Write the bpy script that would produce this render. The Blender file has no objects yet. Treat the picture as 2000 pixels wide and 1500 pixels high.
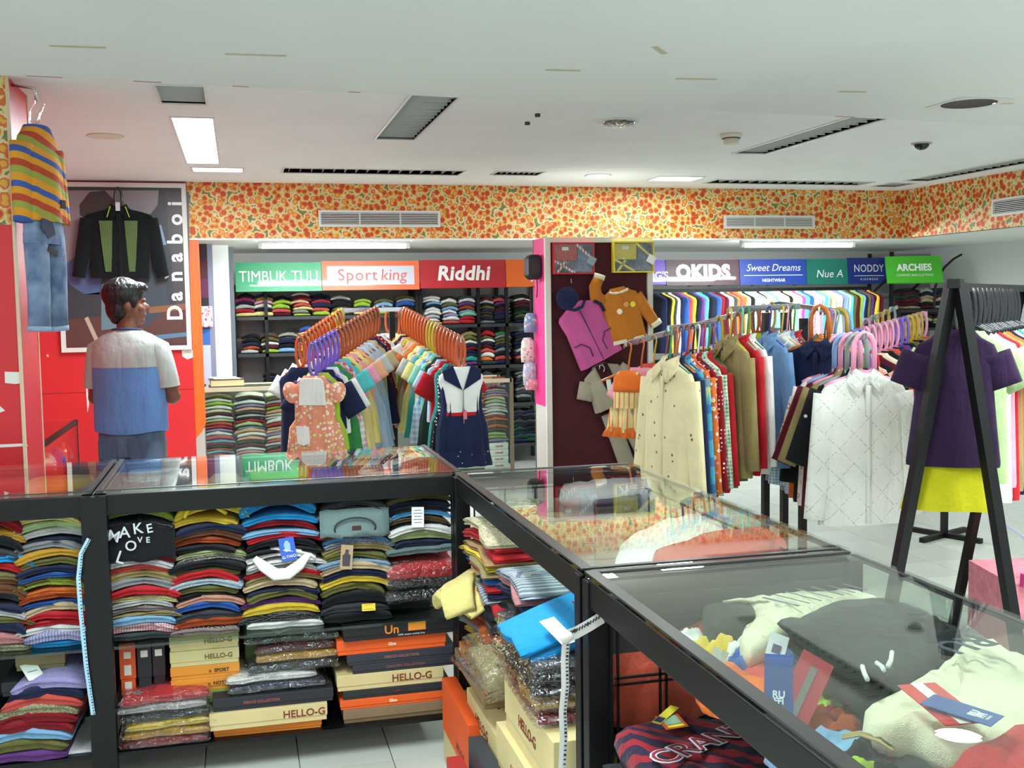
import bpy, bmesh, math, random
from mathutils import Vector, Matrix, Euler, noise
R = math.radians
scn = bpy.context.scene
col = scn.collection
# ------------------------------------------------------------------ camera
F = 2100.0
YAW, PITCH, ROLL = R(14.2), R(4.3), math.atan(0.015)
CAM = Vector((0, 0, 1.52))
FW = Vector((math.sin(YAW)*math.cos(PITCH), math.cos(YAW)*math.cos(PITCH), -math.sin(PITCH)))
_r0 = Vector((math.cos(YAW), -math.sin(YAW), 0)); _u0 = _r0.cross(FW)
RT = _r0*math.cos(ROLL) - _u0*math.sin(ROLL); UP = _u0*math.cos(ROLL) + _r0*math.sin(ROLL)
cd = bpy.data.cameras.new('camera'); cam = bpy.data.objects.new('camera', cd); col.objects.link(cam)
cd.sensor_width = 36; cd.lens = F/2000*36; cd.clip_start = 0.05; cd.clip_end = 60
m = Matrix((RT, UP, -FW)).transposed().to_4x4(); m.translation = CAM; cam.matrix_world = m
scn.camera = cam
# ------------------------------------------------------------------ world, exposure
w = bpy.data.worlds.new('world'); scn.world = w; w.use_nodes = True
bg = w.node_tree.nodes['Background']; bg.inputs[0].default_value = (0.82, 0.94, 0.97, 1); bg.inputs[1].default_value = 0.86
scn.view_settings.view_transform = 'Standard'; scn.view_settings.look = 'None'
scn.view_settings.exposure = 0.62; scn.view_settings.gamma = 1.0
try: scn.view_settings.use_curve_mapping = False
except Exception: pass
# ------------------------------------------------------------------ lit fittings of the shop, and unseen overhead lamps
def area(name, loc, sx, sy, power, colr=(0.86, 0.97, 1.0), rot=(0, 0, 0)):
    l = bpy.data.lights.new(name, 'AREA'); l.shape = 'RECTANGLE'; l.size = sx; l.size_y = sy; l.energy = power; l.color = colr
    o = bpy.data.objects.new(name, l); col.objects.link(o); o.location = loc; o.rotation_euler = rot
    return o
NEAR_LAMPS = [(-0.9, 1.9), (0.25, 2.1), (2.9, 2.2), (0.3, -0.2), (3.6, 0.4), (4.2, 3.0)]; NEAR_W = [14, 30, 42, 10, 14, 40]  # unseen overhead lamps; the strongest pair added to brighten the right-hand racks
for (x, y), e in zip(NEAR_LAMPS, NEAR_W): area('unseen_lamp_light', (x, y, 2.335), 0.28, 1.15, e)
area('bright_troffer_light', (-0.185, 6.35, 2.425), 0.17, 1.6, 48)
area('tube_light_left', (0.72, 8.50, 1.955), 1.2, 0.05, 24)
area('tube_light_right', (4.5, 8.52, 1.955), 1.0, 0.05, 24)
area('square_lamp_light', (3.25, 7.64, 2.425), 0.3, 0.25, 10)
area('round_lamp_light', (2.56, 7.50, 2.425), 0.2, 0.2, 7)
# ------------------------------------------------------------------ picture -> place helpers
def ray(x, y): return FW*F + RT*(x-1000) - UP*(y-750)
def at(x, y, Y): d = ray(x, y); return CAM + d*(Y/d.y)
def atz(x, y, Z): d = ray(x, y); return CAM + d*((Z-CAM.z)/d.z)
def atx(x, y, X): d = ray(x, y); return CAM + d*(X/d.x)
def face(p): return math.atan2(-p[0], p[1])          # heading that turns a front (-Y) to the visitor
# ------------------------------------------------------------------ object helpers
def tag(o, label=None, cat=None, group=None, kind=None):
    if label: o['label'] = label
    if cat: o['category'] = cat
    if group: o['group'] = group
    if kind: o['kind'] = kind
    return o
def thing(name, label, cat, loc=(0, 0, 0), rz=0, group=None):
    o = bpy.data.objects.new(name, None); col.objects.link(o); o.empty_display_size = 0.05
    o.location = loc; o.rotation_euler = (0, 0, rz)
    return tag(o, label, cat, group)
class MB:
    def __init__(s): s.v = []; s.f = []; s.mi = []
    def add(s, v, f, mi=0):
        b = len(s.v); s.v += [tuple(p) for p in v]; s.f += [[i+b for i in q] for q in f]; s.mi += [mi]*len(f); return s
    def box(s, c, d, rot=None, mi=0):
        M = Euler(rot).to_matrix() if rot else None
        v = []
        for x in (-.5, .5):
            for y in (-.5, .5):
                for z in (-.5, .5):
                    p = Vector((x*d[0], y*d[1], z*d[2]))
                    if M: p = M @ p
                    v.append(p + Vector(c))
        return s.add(v, [(0, 1, 3, 2), (4, 6, 7, 5), (0, 4, 5, 1), (2, 3, 7, 6), (0, 2, 6, 4), (1, 5, 7, 3)], mi)
    def b2(s, a, b, mi=0):
        return s.box([(a[i]+b[i])/2 for i in range(3)], [abs(b[i]-a[i]) for i in range(3)], mi=mi)
    def loft(s, rings, cap=True, closed=True, mi=0):
        n = len(rings[0]); v = [p for r in rings for p in r]; f = []
        for i in range(len(rings)-1):
            for j in range(n if closed else n-1):
                k = (j+1) % n
                f.append((i*n+j, i*n+k, (i+1)*n+k, (i+1)*n+j))
        if cap and closed:
            f.append(tuple(range(n-1, -1, -1))); f.append(tuple((len(rings)-1)*n+j for j in range(n)))
        return s.add(v, f, mi)
    def sweep(s, path, rad, n=8, up=(0, 1, 0), cap=True, mi=0):
        path = [Vector(p) for p in path]; up = Vector(up); rings = []
        for i, p in enumerate(path):
            t = (path[min(i+1, len(path)-1)] - path[max(i-1, 0)]).normalized()
            b = up - t*up.dot(t)
            if b.length < 1e-4: b = Vector((1, 0, 0)) - t*t.x
            b.normalize(); a = t.cross(b)
            r = rad[i] if isinstance(rad, list) else rad
            ra, rb = r if isinstance(r, tuple) else (r, r)
            rings.append([p + a*ra*math.cos(2*math.pi*k/n) + b*rb*math.sin(2*math.pi*k/n) for k in range(n)])
        return s.loft(rings, cap, mi=mi)
    def bar(s, a, b, wx, wy=None, mi=0, up=(0, 0, 1)):
        a = Vector(a); b = Vector(b); t = (b-a).normalized(); u = Vector(up)
        if abs(t.dot(u)) > .95: u = Vector((0, 1, 0))
        x = t.cross(u).normalized(); y = x.cross(t); wy = wy or wx
        q = [x*wx/2+y*wy/2, -x*wx/2+y*wy/2, -x*wx/2-y*wy/2, x*wx/2-y*wy/2]
        return s.loft([[a+k for k in q], [b+k for k in q]], mi=mi)
    def prism(s, pts, th, axis='y', mi=0):
        n = len(pts)
        if axis == 'y': lo = [(x, 0, z) for x, z in pts]; hi = [(x, -th, z) for x, z in pts]
        elif axis == 'z': lo = [(x, y, 0) for x, y in pts]; hi = [(x, y, th) for x, y in pts]
        else: lo = [(0, y, z) for y, z in pts]; hi = [(th, y, z) for y, z in pts]
        f = [tuple(range(n)), tuple(range(2*n-1, n-1, -1))]+[(j, n+j, n+(j+1) % n, (j+1) % n) for j in range(n)]
        return s.add(lo+hi, f, mi)
    def disc(s, c, r, h, n=20, ry=None):
        ry = ry or r
        return s.loft([[Vector(c)+Vector((r*math.cos(2*math.pi*k/n), ry*math.sin(2*math.pi*k/n), q)) for k in range(n)] for q in (0, h)])
    def ell(s, c, d, n=16, m=10, rot=None):
        M = Euler(rot).to_matrix() if rot else Matrix.Identity(3)
        rings = []
        for i in range(m+1):
            a = math.pi*i/m; a = min(max(a, .06), math.pi-.06)
            rings.append([Vector(c)+M @ Vector((d[0]*math.sin(a)*math.cos(2*math.pi*k/n), d[1]*math.sin(a)*math.sin(2*math.pi*k/n), d[2]*math.cos(a))) for k in range(n)])
        return s.loft(rings)
    def mesh(s, name):
        me = bpy.data.meshes.new(name); me.from_pydata(s.v, [], s.f)
        if any(s.mi):
            me.polygons.foreach_set('material_index', s.mi)
        bm = bmesh.new(); bm.from_mesh(me); bmesh.ops.recalc_face_normals(bm, faces=bm.faces); bm.to_mesh(me); bm.free()
        return me
def link(name, me, mat=None, parent=None, loc=None, rot=None, scale=None):
    o = bpy.data.objects.new(name, me); col.objects.link(o)
    if parent is not None: o.parent = parent
    if loc is not None: o.location = loc
    if rot is not None: o.rotation_euler = rot
    if scale is not None: o.scale = scale
    if mat is not None:
        if not me.materials:
            for mm in (mat if isinstance(mat, (list, tuple)) else [mat]): me.materials.append(mm)
        elif not isinstance(mat, (list, tuple)):
            o.material_slots[0].link = 'OBJECT'; o.material_slots[0].material = mat
    return o
def obj(name, mb, mat, parent=None, smooth=False, bevel=0, loc=None, rot=None, kind=None, sub=0):
    me = mb.mesh(name)
    if smooth: me.polygons.foreach_set('use_smooth', [True]*len(me.polygons))
    o = link(name, me, mat, parent, loc, rot)
    if bevel:
        b = o.modifiers.new('bevel', 'BEVEL'); b.width = bevel; b.segments = 2; b.limit_method = 'ANGLE'
    if sub:
        b = o.modifiers.new('sub', 'SUBSURF'); b.levels = sub; b.render_levels = sub
    if kind: o['kind'] = kind
    return o
def baked(mb, *mods):
    """mesh of a builder after modifiers (remesh, smooth)"""
    me = mb.mesh('tmp'); o = bpy.data.objects.new('tmp', me); col.objects.link(o)
    for t, kw in mods:
        q = o.modifiers.new(t, t)
        for k, v in kw.items(): setattr(q, k, v)
    dg = bpy.context.evaluated_depsgraph_get(); r = bpy.data.meshes.new_from_object(o.evaluated_get(dg))
    bpy.data.objects.remove(o); r.polygons.foreach_set('use_smooth', [True]*len(r.polygons)); r.materials.clear()
    return r
def text(s, size, mat, parent, loc, rot=(R(90), 0, 0), shear=0, bold=0, ext=0.0006, name='lettering', sx=1, spacing=1, align='CENTER'):
    c = bpy.data.curves.new('t', 'FONT'); c.body = s; c.size = size; c.align_x = align; c.align_y = 'CENTER'
    c.shear = shear; c.offset = bold; c.extrude = ext; c.space_character = spacing; c.resolution_u = 3
    t = bpy.data.objects.new('t', c); col.objects.link(t)
    me = bpy.data.meshes.new_from_object(t.evaluated_get(bpy.context.evaluated_depsgraph_get()))
    bpy.data.objects.remove(t); me.materials.clear()
    return link(name, me, mat, parent, loc, rot, (sx, 1, 1))
# ------------------------------------------------------------------ materials
def lin(c):
    if isinstance(c, str): c = [int(c[i:i+2], 16)/255 for i in (0, 2, 4)]
    return tuple((x/12.92 if x <= .04045 else ((x+.055)/1.055)**2.4) for x in c)+(1,)
_m = {}
def nt(name):
    mt = bpy.data.materials.new(name); mt.use_nodes = True; t = mt.node_tree; return mt, t, t.nodes['Principled BSDF']
def N(t, typ, **kw):
    n = t.nodes.new(typ)
    for k, v in kw.items():
        if k.startswith('i_'): n.inputs[k[2:].replace('_', ' ')].default_value = v
        else: setattr(n, k, v)
    return n
def ramp(t, stops, interp='CONSTANT'):
    n = t.nodes.new('ShaderNodeValToRGB'); n.color_ramp.interpolation = interp; e = n.color_ramp.elements
    while len(e) < len(stops): e.new(.5)
    for q, (p, c) in zip(e, stops): q.position = p; q.color = c
    return n
def mix(t, fac, a, b, typ='MIX'):
    n = t.nodes.new('ShaderNodeMixRGB'); n.blend_type = typ
    for i, v in ((0, fac), (1, a), (2, b)):
        if hasattr(v, 'is_linked') or hasattr(v, 'links'): t.links.new(v, n.inputs[i])
        else: n.inputs[i].default_value = v
    return n.outputs[0]
def mth(t, op, a, b=0.0):
    n = t.nodes.new('ShaderNodeMath'); n.operation = op
    for i, v in ((0, a), (1, b)):
        if hasattr(v, 'links'): t.links.new(v, n.inputs[i])
        else: n.inputs[i].default_value = v
    return n.outputs[0]
def plain(c, rough=.5, metal=0, name='paint', coat=0, spec=.5, noise_amt=0, nscale=8):
    k = ('p', c, rough, metal, coat, noise_amt, nscale)
    if k in _m: return _m[k]
    mt, t, b = nt(name); b.inputs['Base Color'].default_value = lin(c); b.inputs['Roughness'].default_value = rough
    b.inputs['Metallic'].default_value = metal; b.inputs['Coat Weight'].default_value = coat; b.inputs['Specular IOR Level'].default_value = spec
    if noise_amt:
        tc = N(t, 'ShaderNodeTexCoord'); nz = N(t, 'ShaderNodeTexNoise', i_Scale=nscale, i_Detail=4.0); t.links.new(tc.outputs['Object'], nz.inputs['Vector'])
        rp = ramp(t, [(.3, lin(c)), (.7, tuple(x*(1-noise_amt) for x in lin(c)[:3])+(1,))], 'LINEAR'); t.links.new(nz.outputs['Fac'], rp.inputs[0])
        t.links.new(rp.outputs[0], b.inputs['Base Color'])
    _m[k] = mt; return mt
def emit(c, s, name='lamp_glow'):
    k = ('e', c, s)
    if k in _m: return _m[k]
    mt, t, b = nt(name); b.inputs['Emission Color'].default_value = lin(c); b.inputs['Emission Strength'].default_value = s; b.inputs['Base Color'].default_value = lin(c)
    _m[k] = mt; return mt
def fabric(c, pat='plain', c2='ffffff', c3=None, sc=1.0, wrap=False, rough=.92):
    """woven or knitted cloth: flat colour or a printed / woven pattern, fine weave relief; wrap = under clear film"""
    k = ('f', c, pat, c2, c3, sc, wrap)
    if k in _m: return _m[k]
    mt, t, b = nt('cloth_'+pat); L = t.links
    tc = N(t, 'ShaderNodeTexCoord'); P = tc.outputs['Object']
    A = lin(c); B = lin(c2); D = lin(c3 or c2); out = None
    sep = N(t, 'ShaderNodeSeparateXYZ'); L.new(P, sep.inputs[0]); X, Y, Z = sep.outputs
    if pat == 'stripes':      # horizontal
        s = mth(t, 'FRACT', mth(t, 'MULTIPLY', Z, 18*sc)); r_ = ramp(t, [(0, A), (.5, B), (.75, D)]); L.new(s, r_.inputs[0]); out = r_.outputs[0]
    elif pat == 'vstripes':
        s = mth(t, 'FRACT', mth(t, 'MULTIPLY', X, 40*sc)); r_ = ramp(t, [(0, A), (.6, B), (.8, D)]); L.new(s, r_.inputs[0]); out = r_.outputs[0]
    elif pat == 'check':
        s1 = mth(t, 'LESS_THAN', mth(t, 'FRACT', mth(t, 'MULTIPLY', X, 30*sc)), .45); s2 = mth(t, 'LESS_THAN', mth(t, 'FRACT', mth(t, 'MULTIPLY', Z, 30*sc)), .45)
        s3 = mth(t, 'LESS_THAN', mth(t, 'FRACT', mth(t, 'MULTIPLY', Y, 30*sc)), .45)
        out = mix(t, mth(t, 'MULTIPLY', mth(t, 'ADD', mth(t, 'ADD', s1, s2), s3), .34), A, B)
    elif pat == 'plaid':
        s1 = mth(t, 'LESS_THAN', mth(t, 'FRACT', mth(t, 'MULTIPLY', X, 11*sc)), .4); s2 = mth(t, 'LESS_THAN', mth(t, 'FRACT', mth(t, 'MULTIPLY', Z, 9*sc)), .35)
        out = mix(t, mth(t, 'MULTIPLY', s2, .7), mix(t, mth(t, 'MULTIPLY', s1, .7), A, B), D)
    elif pat in ('dots', 'floral', 'sprig'):
        v = N(t, 'ShaderNodeTexVoronoi', i_Scale=(55 if pat == 'dots' else 38 if pat == 'floral' else 22)*sc); L.new(P, v.inputs['Vector'])
        if pat == 'dots': v.inputs['Randomness'].default_value = .25
        d = v.outputs['Distance']
        if pat == 'floral':
            r_ = ramp(t, [(0, lin('f2d24a')), (.16, B), (.36, A)]); L.new(d, r_.inputs[0])
            hs = N(t, 'ShaderNodeSeparateColor'); L.new(v.outputs['Color'], hs.inputs[0])
            r2 = ramp(t, [(0, lin('ffffff')), (.2, D), (.4, A)]); L.new(d, r2.inputs[0])
            out = mix(t, mth(t, 'GREATER_THAN', hs.outputs[0], .5), r_.outputs[0], r2.outputs[0])
        else:
            r_ = ramp(t, [(0, B), (.26 if pat == 'dots' else .13, A)]); L.new(d, r_.inputs[0]); out = r_.outputs[0]
    elif pat == 'print':      # broken two-tone knit / all-over print
        v = N(t, 'ShaderNodeTexNoise', i_Scale=34*sc, i_Detail=2.0); L.new(P, v.inputs['Vector'])
        r_ = ramp(t, [(0, A), (.5, B), (.58, D), (.66, A)]); L.new(v.outputs['Fac'], r_.inputs[0]); out = r_.outputs[0]
    elif pat == 'tiger':
        v = N(t, 'ShaderNodeTexWave', i_Scale=7*sc, i_Distortion=5.0, i_Detail=2.0); v.bands_direction = 'DIAGONAL'; L.new(P, v.inputs['Vector'])
        r_ = ramp(t, [(0, A), (.52, B)]); L.new(v.outputs['Fac'], r_.inputs[0]); out = r_.outputs[0]
    elif pat == 'denim':
        v = N(t, 'ShaderNodeTexNoise', i_Scale=9*sc, i_Detail=3.0); L.new(P, v.inputs['Vector'])
        r_ = ramp(t, [(.35, A), (.7, B)], 'LINEAR'); L.new(v.outputs['Fac'], r_.inputs[0]); out = r_.outputs[0]
    elif pat == 'lattice':    # cream blouse with a thin dotted lattice
        u = mth(t, 'ABSOLUTE', mth(t, 'SUBTRACT', mth(t, 'FRACT', mth(t, 'MULTIPLY', mth(t, 'ADD', X, Z), 9*sc)), .5))
        q = mth(t, 'ABSOLUTE', mth(t, 'SUBTRACT', mth(t, 'FRACT', mth(t, 'MULTIPLY', mth(t, 'SUBTRACT', X, Z), 9*sc)), .5))
        nz = N(t, 'ShaderNodeTexNoise', i_Scale=120.0); L.new(P, nz.inputs['Vector'])
        ln = mth(t, 'MULTIPLY', mth(t, 'LESS_THAN', mth(t, 'MINIMUM', u, q), .022), mth(t, 'GREATER_THAN', nz.outputs['Fac'], .5))
        out = mix(t, mth(t, 'MULTIPLY', ln, .42), A, B)
    nz = N(t, 'ShaderNodeTexNoise', i_Scale=6.0, i_Detail=3.0); L.new(P, nz.inputs['Vector'])
    shade = ramp(t, [(.3, (.86, .86, .86, 1)), (.7, (1, 1, 1, 1))], 'LINEAR'); L.new(nz.outputs['Fac'], shade.inputs[0])
    out = mix(t, 1.0, out if out is not None else A, shade.outputs[0], 'MULTIPLY'); L.new(out, b.inputs['Base Color'])
    b.inputs['Roughness'].default_value = rough; b.inputs['Specular IOR Level'].default_value = .2; b.inputs['Sheen Weight'].default_value = .08
    w1 = N(t, 'ShaderNodeTexNoise', i_Scale=420.0, i_Detail=1.0); L.new(P, w1.inputs['Vector'])
    w2 = N(t, 'ShaderNodeTexNoise', i_Scale=22.0, i_Detail=2.0); L.new(P, w2.inputs['Vector'])
    mp = N(t, 'ShaderNodeMapping'); mp.inputs['Scale'].default_value = (1, 1, .22); L.new(P, mp.inputs[0]); wd = N(t, 'ShaderNodeTexNoise', i_Scale=17.0, i_Detail=2.0, i_Distortion=.6); L.new(mp.outputs[0], wd.inputs['Vector'])
    bp = N(t, 'ShaderNodeBump', i_Strength=.5, i_Distance=.012)
    L.new(mth(t, 'ADD', mth(t, 'ADD', mth(t, 'MULTIPLY', w1.outputs['Fac'], .25), w2.outputs['Fac']), mth(t, 'MULTIPLY', wd.outputs['Fac'], 2.2)), bp.inputs['Height']); L.new(bp.outputs[0], b.inputs['Normal'])
    if wrap:
        b.inputs['Coat Weight'].default_value = 1; b.inputs['Coat Roughness'].default_value = .06
        w3 = N(t, 'ShaderNodeTexNoise', i_Scale=26.0, i_Detail=3.0, i_Distortion=1.5); L.new(P, w3.inputs['Vector'])
        b2 = N(t, 'ShaderNodeBump', i_Strength=.9, i_Distance=.02); L.new(w3.outputs['Fac'], b2.inputs['Height']); L.new(b2.outputs[0], b.inputs['Coat Normal'])
    _m[k] = mt; return mt
def glass(tint=(.93, .98, .95), rough=.0, base=.05, name='clear_glass', wrinkle=0):
    k = ('g', tint, rough, base, wrinkle)
    if k in _m: return _m[k]
    mt = bpy.data.materials.new(name); mt.use_nodes = True; t = mt.node_tree; t.nodes.clear(); L = t.links
    tr = N(t, 'ShaderNodeBsdfTransparent'); tr.inputs[0].default_value = tint+(1,)
    gl = N(t, 'ShaderNodeBsdfGlossy'); gl.inputs['Roughness'].default_value = rough; gl.inputs[0].default_value = (1, 1, 1, 1)
    lw = N(t, 'ShaderNodeLayerWeight'); lw.inputs[0].default_value = .5
    fac = mth(t, 'ADD', mth(t, 'MULTIPLY', mth(t, 'POWER', lw.outputs['Facing'], 5.0), 1-base), base)
    if wrinkle:
        tc = N(t, 'ShaderNodeTexCoord'); nz = N(t, 'ShaderNodeTexNoise', i_Scale=wrinkle, i_Detail=3.0, i_Distortion=1.2); L.new(tc.outputs['Object'], nz.inputs['Vector'])
        bp = N(t, 'ShaderNodeBump', i_Strength=1.0, i_Distance=.02); L.new(nz.outputs['Fac'], bp.inputs['Height']); L.new(bp.outputs[0], gl.inputs['Normal']); L.new(bp.outputs[0], lw.inputs['Normal'])
    mx = N(t, 'ShaderNodeMixShader'); L.new(fac, mx.inputs[0]); L.new(tr.outputs[0], mx.inputs[1]); L.new(gl.outputs[0], mx.inputs[2])
    o = N(t, 'ShaderNodeOutputMaterial'); L.new(mx.outputs[0], o.inputs[0]); _m[k] = mt; return mt
GLASS = glass(base=.035); FILM = glass((.97, .97, .97), .04, .08, 'clear_film', 30.0)
BLACKM = plain('08080a', .42, name='black_enamel', spec=.35); CHROME = plain('c9ccd0', .18, 1, 'chrome'); WHITEP = plain('e6e6e0', .6, name='white_paint')
CARDW = plain('f1efe8', .7, name='white_card')
# ================================================================== THE ROOM
CZ, NZ, SZ, YW, YB = 2.44, 2.36, 2.03, 8.3, 10.6
def struct(name, mb, mat, **kw): return obj(name, mb, mat, kind='structure', **kw)
TILE_T = .012
# ---- floor: grout bed and separate tiles
struct('floor', MB().b2((-3, -1.5, -.1), (8, YB+.1, -TILE_T)), plain('9a9c90', .8, name='grout'))
floor = bpy.data.objects['floor']
TX = atz(580, 1455, 0).x; TS = .305
TILEM = [plain(c, .22, name='floor_tile', coat=.3, noise_amt=.06, nscale=3) for c in ('d6dad0', 'd0d4c9', 'dadfd3')]
def tmesh():
    b = MB().b2((-TS/2+.0018, -TS/2+.0018, -TILE_T), (TS/2-.0018, TS/2-.0018, 0)); return b
tile_me = tmesh().mesh('tile'); rest = MB(); rnd = random.Random(4)
tile_me.materials.append(TILEM[0])
for i in range(-6, 26):
    for j in range(0, 36):
        x = TX+(i+.5)*TS; y = 1.2+j*TS
        if y > YB: continue
        near = (-.7 < x < .72 and 2.6 < y < 5.0) or (1.25 < x < 4.3 and 1.6 < y < 7.2)
        if near: link('tile', tile_me, rnd.choice(TILEM), floor, (x, y, 0))
        else: rest.add([(a+x, b+y, c) for a, b, c in tmesh().v], tmesh().f)
obj('tiles', rest, TILEM[0], floor, kind='stuff')
# ---- ceilings, with openings for the recessed fittings
holes = [(.77, .98, 4.45, 6.03), (-.28, -.09, 5.5, 7.18), (-.30, -.11, 4.72, 5.13), (-.26, .06, 7.42, 7.62), (.33, 1.55, 7.37, 7.63), (1.79, 2.12, 7.37, 7.57),
         (3.06, 3.40, 7.52, 7.76), (3.58, 4.93, 7.66, 7.90), (5.11, 5.34, 7.70, 7.98), (5.13, 5.34, 5.6, 7.55), (3.05, 3.26, 4.75, 6.28)]
def plate(z0, z1, x0, x1, y0, y1, hs):
    xs = sorted({x0, x1, *[q for h in hs for q in h[:2]]}); ys = sorted({y0, y1, *[q for h in hs for q in h[2:]]}); b = MB()
    for i in range(len(xs)-1):
        for j in range(len(ys)-1):
            cx, cy = (xs[i]+xs[i+1])/2, (ys[j]+ys[j+1])/2
            if not any(h[0] < cx < h[1] and h[2] < cy < h[3] for h in hs): b.b2((xs[i], ys[j], z0), (xs[i+1], ys[j+1], z1))
    return b
CEILM = plain('e6e9e8', .85, name='ceiling_paint', noise_amt=.05, nscale=2.5)
struct('ceiling', plate(CZ, CZ+.05, -3, 5.62, 3.9, YW+.05, holes), CEILM)
e0, e1 = atz(0, 146, NZ), atz(2000, 246, NZ); k = (e1.y-e0.y)/(e1.x-e0.x)
ye = lambda x: e0.y+k*(x-e0.x)
NEARM = plain('dde2df', .85, name='ceiling_paint_old', noise_amt=.05, nscale=1.5)
gp = atz(1872, 1436, .957); _d = gp-CAM; kk = (NZ+.03-.957)/(CAM.z-.957); DLX, DLY = gp.x+_d.x*kk, gp.y+_d.y*kk; HR = .12      # opening for the lamp added to glint in the counter glass
nb = MB()
for xa, xb, ya, yb in ((-3, DLX-HR, -1.5, None), (DLX+HR, 7.2, -1.5, None), (DLX-HR, DLX+HR, -1.5, DLY-HR), (DLX-HR, DLX+HR, DLY+HR, None)):
    nb.loft([[(xa, ya, z), (xb, ya, z), (xb, ye(xb) if yb is None else yb, z), (xa, ye(xa) if yb is None else yb, z)] for z in (NZ, NZ+.16)])
c2 = struct('ceiling', nb, NEARM)
struct('ceiling', MB().b2((-.6, YW+.02, SZ), (8, YB, SZ+.05)).b2((5.62, 1, SZ), (8, YW+.02, SZ+.05)), plain('d9dbd5', .7, name='soffit_paint'))
TAPE = plain('b9b29a', .8, name='tape_residue')
for (x, y, L, a) in [(152, 91, .17, .03), (500, 107, .2, .05), (1100, 137, .13, .05), (1360, 154, .16, .1), (1665, 179, .12, .06), (1960, 202, .09, .08), (1288, 98, .12, -.9)]:
    p = atz(x, y, NZ); obj('tape_mark', MB().box((0, 0, 0), (L, .022, .0012)), TAPE, c2, loc=(p.x, p.y, NZ-.0006), rot=(0, 0, -a))
ROSE = plain('b58a84', .8, name='old_red_paint')
for (x, L) in [(100, .12), (290, .1), (470, .06), (700, .05), (1850, .1)]:
    X = atz(x, 165, NZ).x; obj('paint_scar', MB().box((0, 0, 0), (L, .012, .0012)), ROSE, c2, loc=(X, ye(X)-.008, NZ-.0006), rot=(0, 0, math.atan(k)))
# ---- back walls
struct('wall_back', MB().b2((-3, YB, 0), (8, YB+.1, CZ)), plain('c9ccc8', .8, name='white_wall'))
struct('wall_right', MB().b2((7.1, 0, 0), (7.2, YB, SZ)), plain('cfd4d0', .8, name='white_wall2'))
REDW = plain('d8262c', .45, name='red_laminate', noise_amt=.12, nscale=2.2); ORANGE = plain('f26a1b', .45, name='orange_laminate')
WOODE = plain('d8c3a4', .7, name='raw_edge')
struct('wall_left', MB().b2((-2.3, 4.9, 0), (-2.2, YW, CZ)), REDW)
wr = struct('wall_left_rear', MB().b2((-2.3, YW, 0), (-.335, YW+.06, CZ)), REDW)
obj('panel_seam', MB().b2((-1.6, YW-.002, .918), (-.34, YW+.001, .922)), plain('8e161c', .6), wr)
q = MB(); q.prism([(-.335, SZ-.0), (-.265, SZ), (-.262, .66), (-.29, .60), (-.335, .55)], .05); q.v = [(x, y+YW+.05, z) for x, y, z in q.v]
obj('orange_edge', q, ORANGE, wr)
obj('grey_edge', MB().b2((-.335, YW+.005, 0), (-.27, YW+.05, .62)), plain('b9b7ad', .7), wr)
TORN = plain('e9e4da', .8, name='torn_paper')
def scrap(parent, pts, mat=TORN, name='torn_paper', off=0): # flat scrap facing the visitor, outline in place coordinates on Y
    y = pts[0][1]; b = MB(); b.prism([(p.x, p.z) for p in [Vector(v) for v in pts]], .0015); b.v = [(a, c+y-off, d) for a, c, d in b.v]
    return obj(name, b, mat, parent)
W_ = lambda l, Y=YW-.001: [at(x, y, Y) for x, y in l]
scrap(wr, W_([(355, 684), (376, 683), (377, 698), (366, 702), (356, 696)]))
scrap(wr, W_([(164, 722), (170, 721), (171, 760), (174, 790), (171, 806), (168, 760)]), name='paint_drip')
scrap(wr, W_([(320, 868), (323, 870), (323, 875), (320, 874)]), name='paint_chip')
scrap(wr, W_([(91, 693), (94, 692), (95, 696), (92, 697)]), name='paint_chip')
# ---- frieze with flowered paper
def flowers():
    mt, t, b = nt('flowered_paper'); L = t.links; tc = N(t, 'ShaderNodeTexCoord'); P = tc.outputs['Object']
    v = N(t, 'ShaderNodeTexVoronoi', i_Scale=22.0, i_Randomness=.9); L.new(P, v.inputs['Vector'])
    nz = N(t, 'ShaderNodeTexNoise', i_Scale=70.0, i_Detail=2.0); L.new(P, nz.inputs['Vector'])
    d = mth(t, 'ADD', v.outputs['Distance'], mth(t, 'MULTIPLY', mth(t, 'SUBTRACT', nz.outputs['Fac'], .5), .35))
    petals = ramp(t, [(0, lin('d98a2a')), (.08, lin('c23c1c')), (.36, lin('d4642a')), (.46, lin('dca83c')), (.58, lin('dcc890')), (.74, lin('72743a'))]); L.new(d, petals.inputs[0])
    petal2 = ramp(t, [(0, lin('8a4a18')), (.08, lin('e2aa38')), (.32, lin('d86e2a')), (.5, lin('dfcd98')), (.72, lin('80803f'))]); L.new(d, petal2.inputs[0])
    hs = N(t, 'ShaderNodeSeparateColor'); L.new(v.outputs['Color'], hs.inputs[0])
    L.new(mix(t, mth(t, 'GREATER_THAN', hs.outputs[0], .62), petals.outputs[0], petal2.outputs[0]), b.inputs['Base Color']); b.inputs['Roughness'].default_value = .55
    return mt
FLOW = flowers()
t1 = struct('trim_1', MB().b2((-.335, YW-.01, SZ), (5.62, YW+.05, CZ)), FLOW)
t2 = struct('trim_2', MB().b2((5.60, 1.0, SZ), (5.66, YW-.01, CZ)), FLOW)
obj('lower_edge', MB().b2((-.335, YW-.012, SZ-.012), (5.62, YW+.05, SZ)), plain('e8e8e2', .6), t1)
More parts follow.
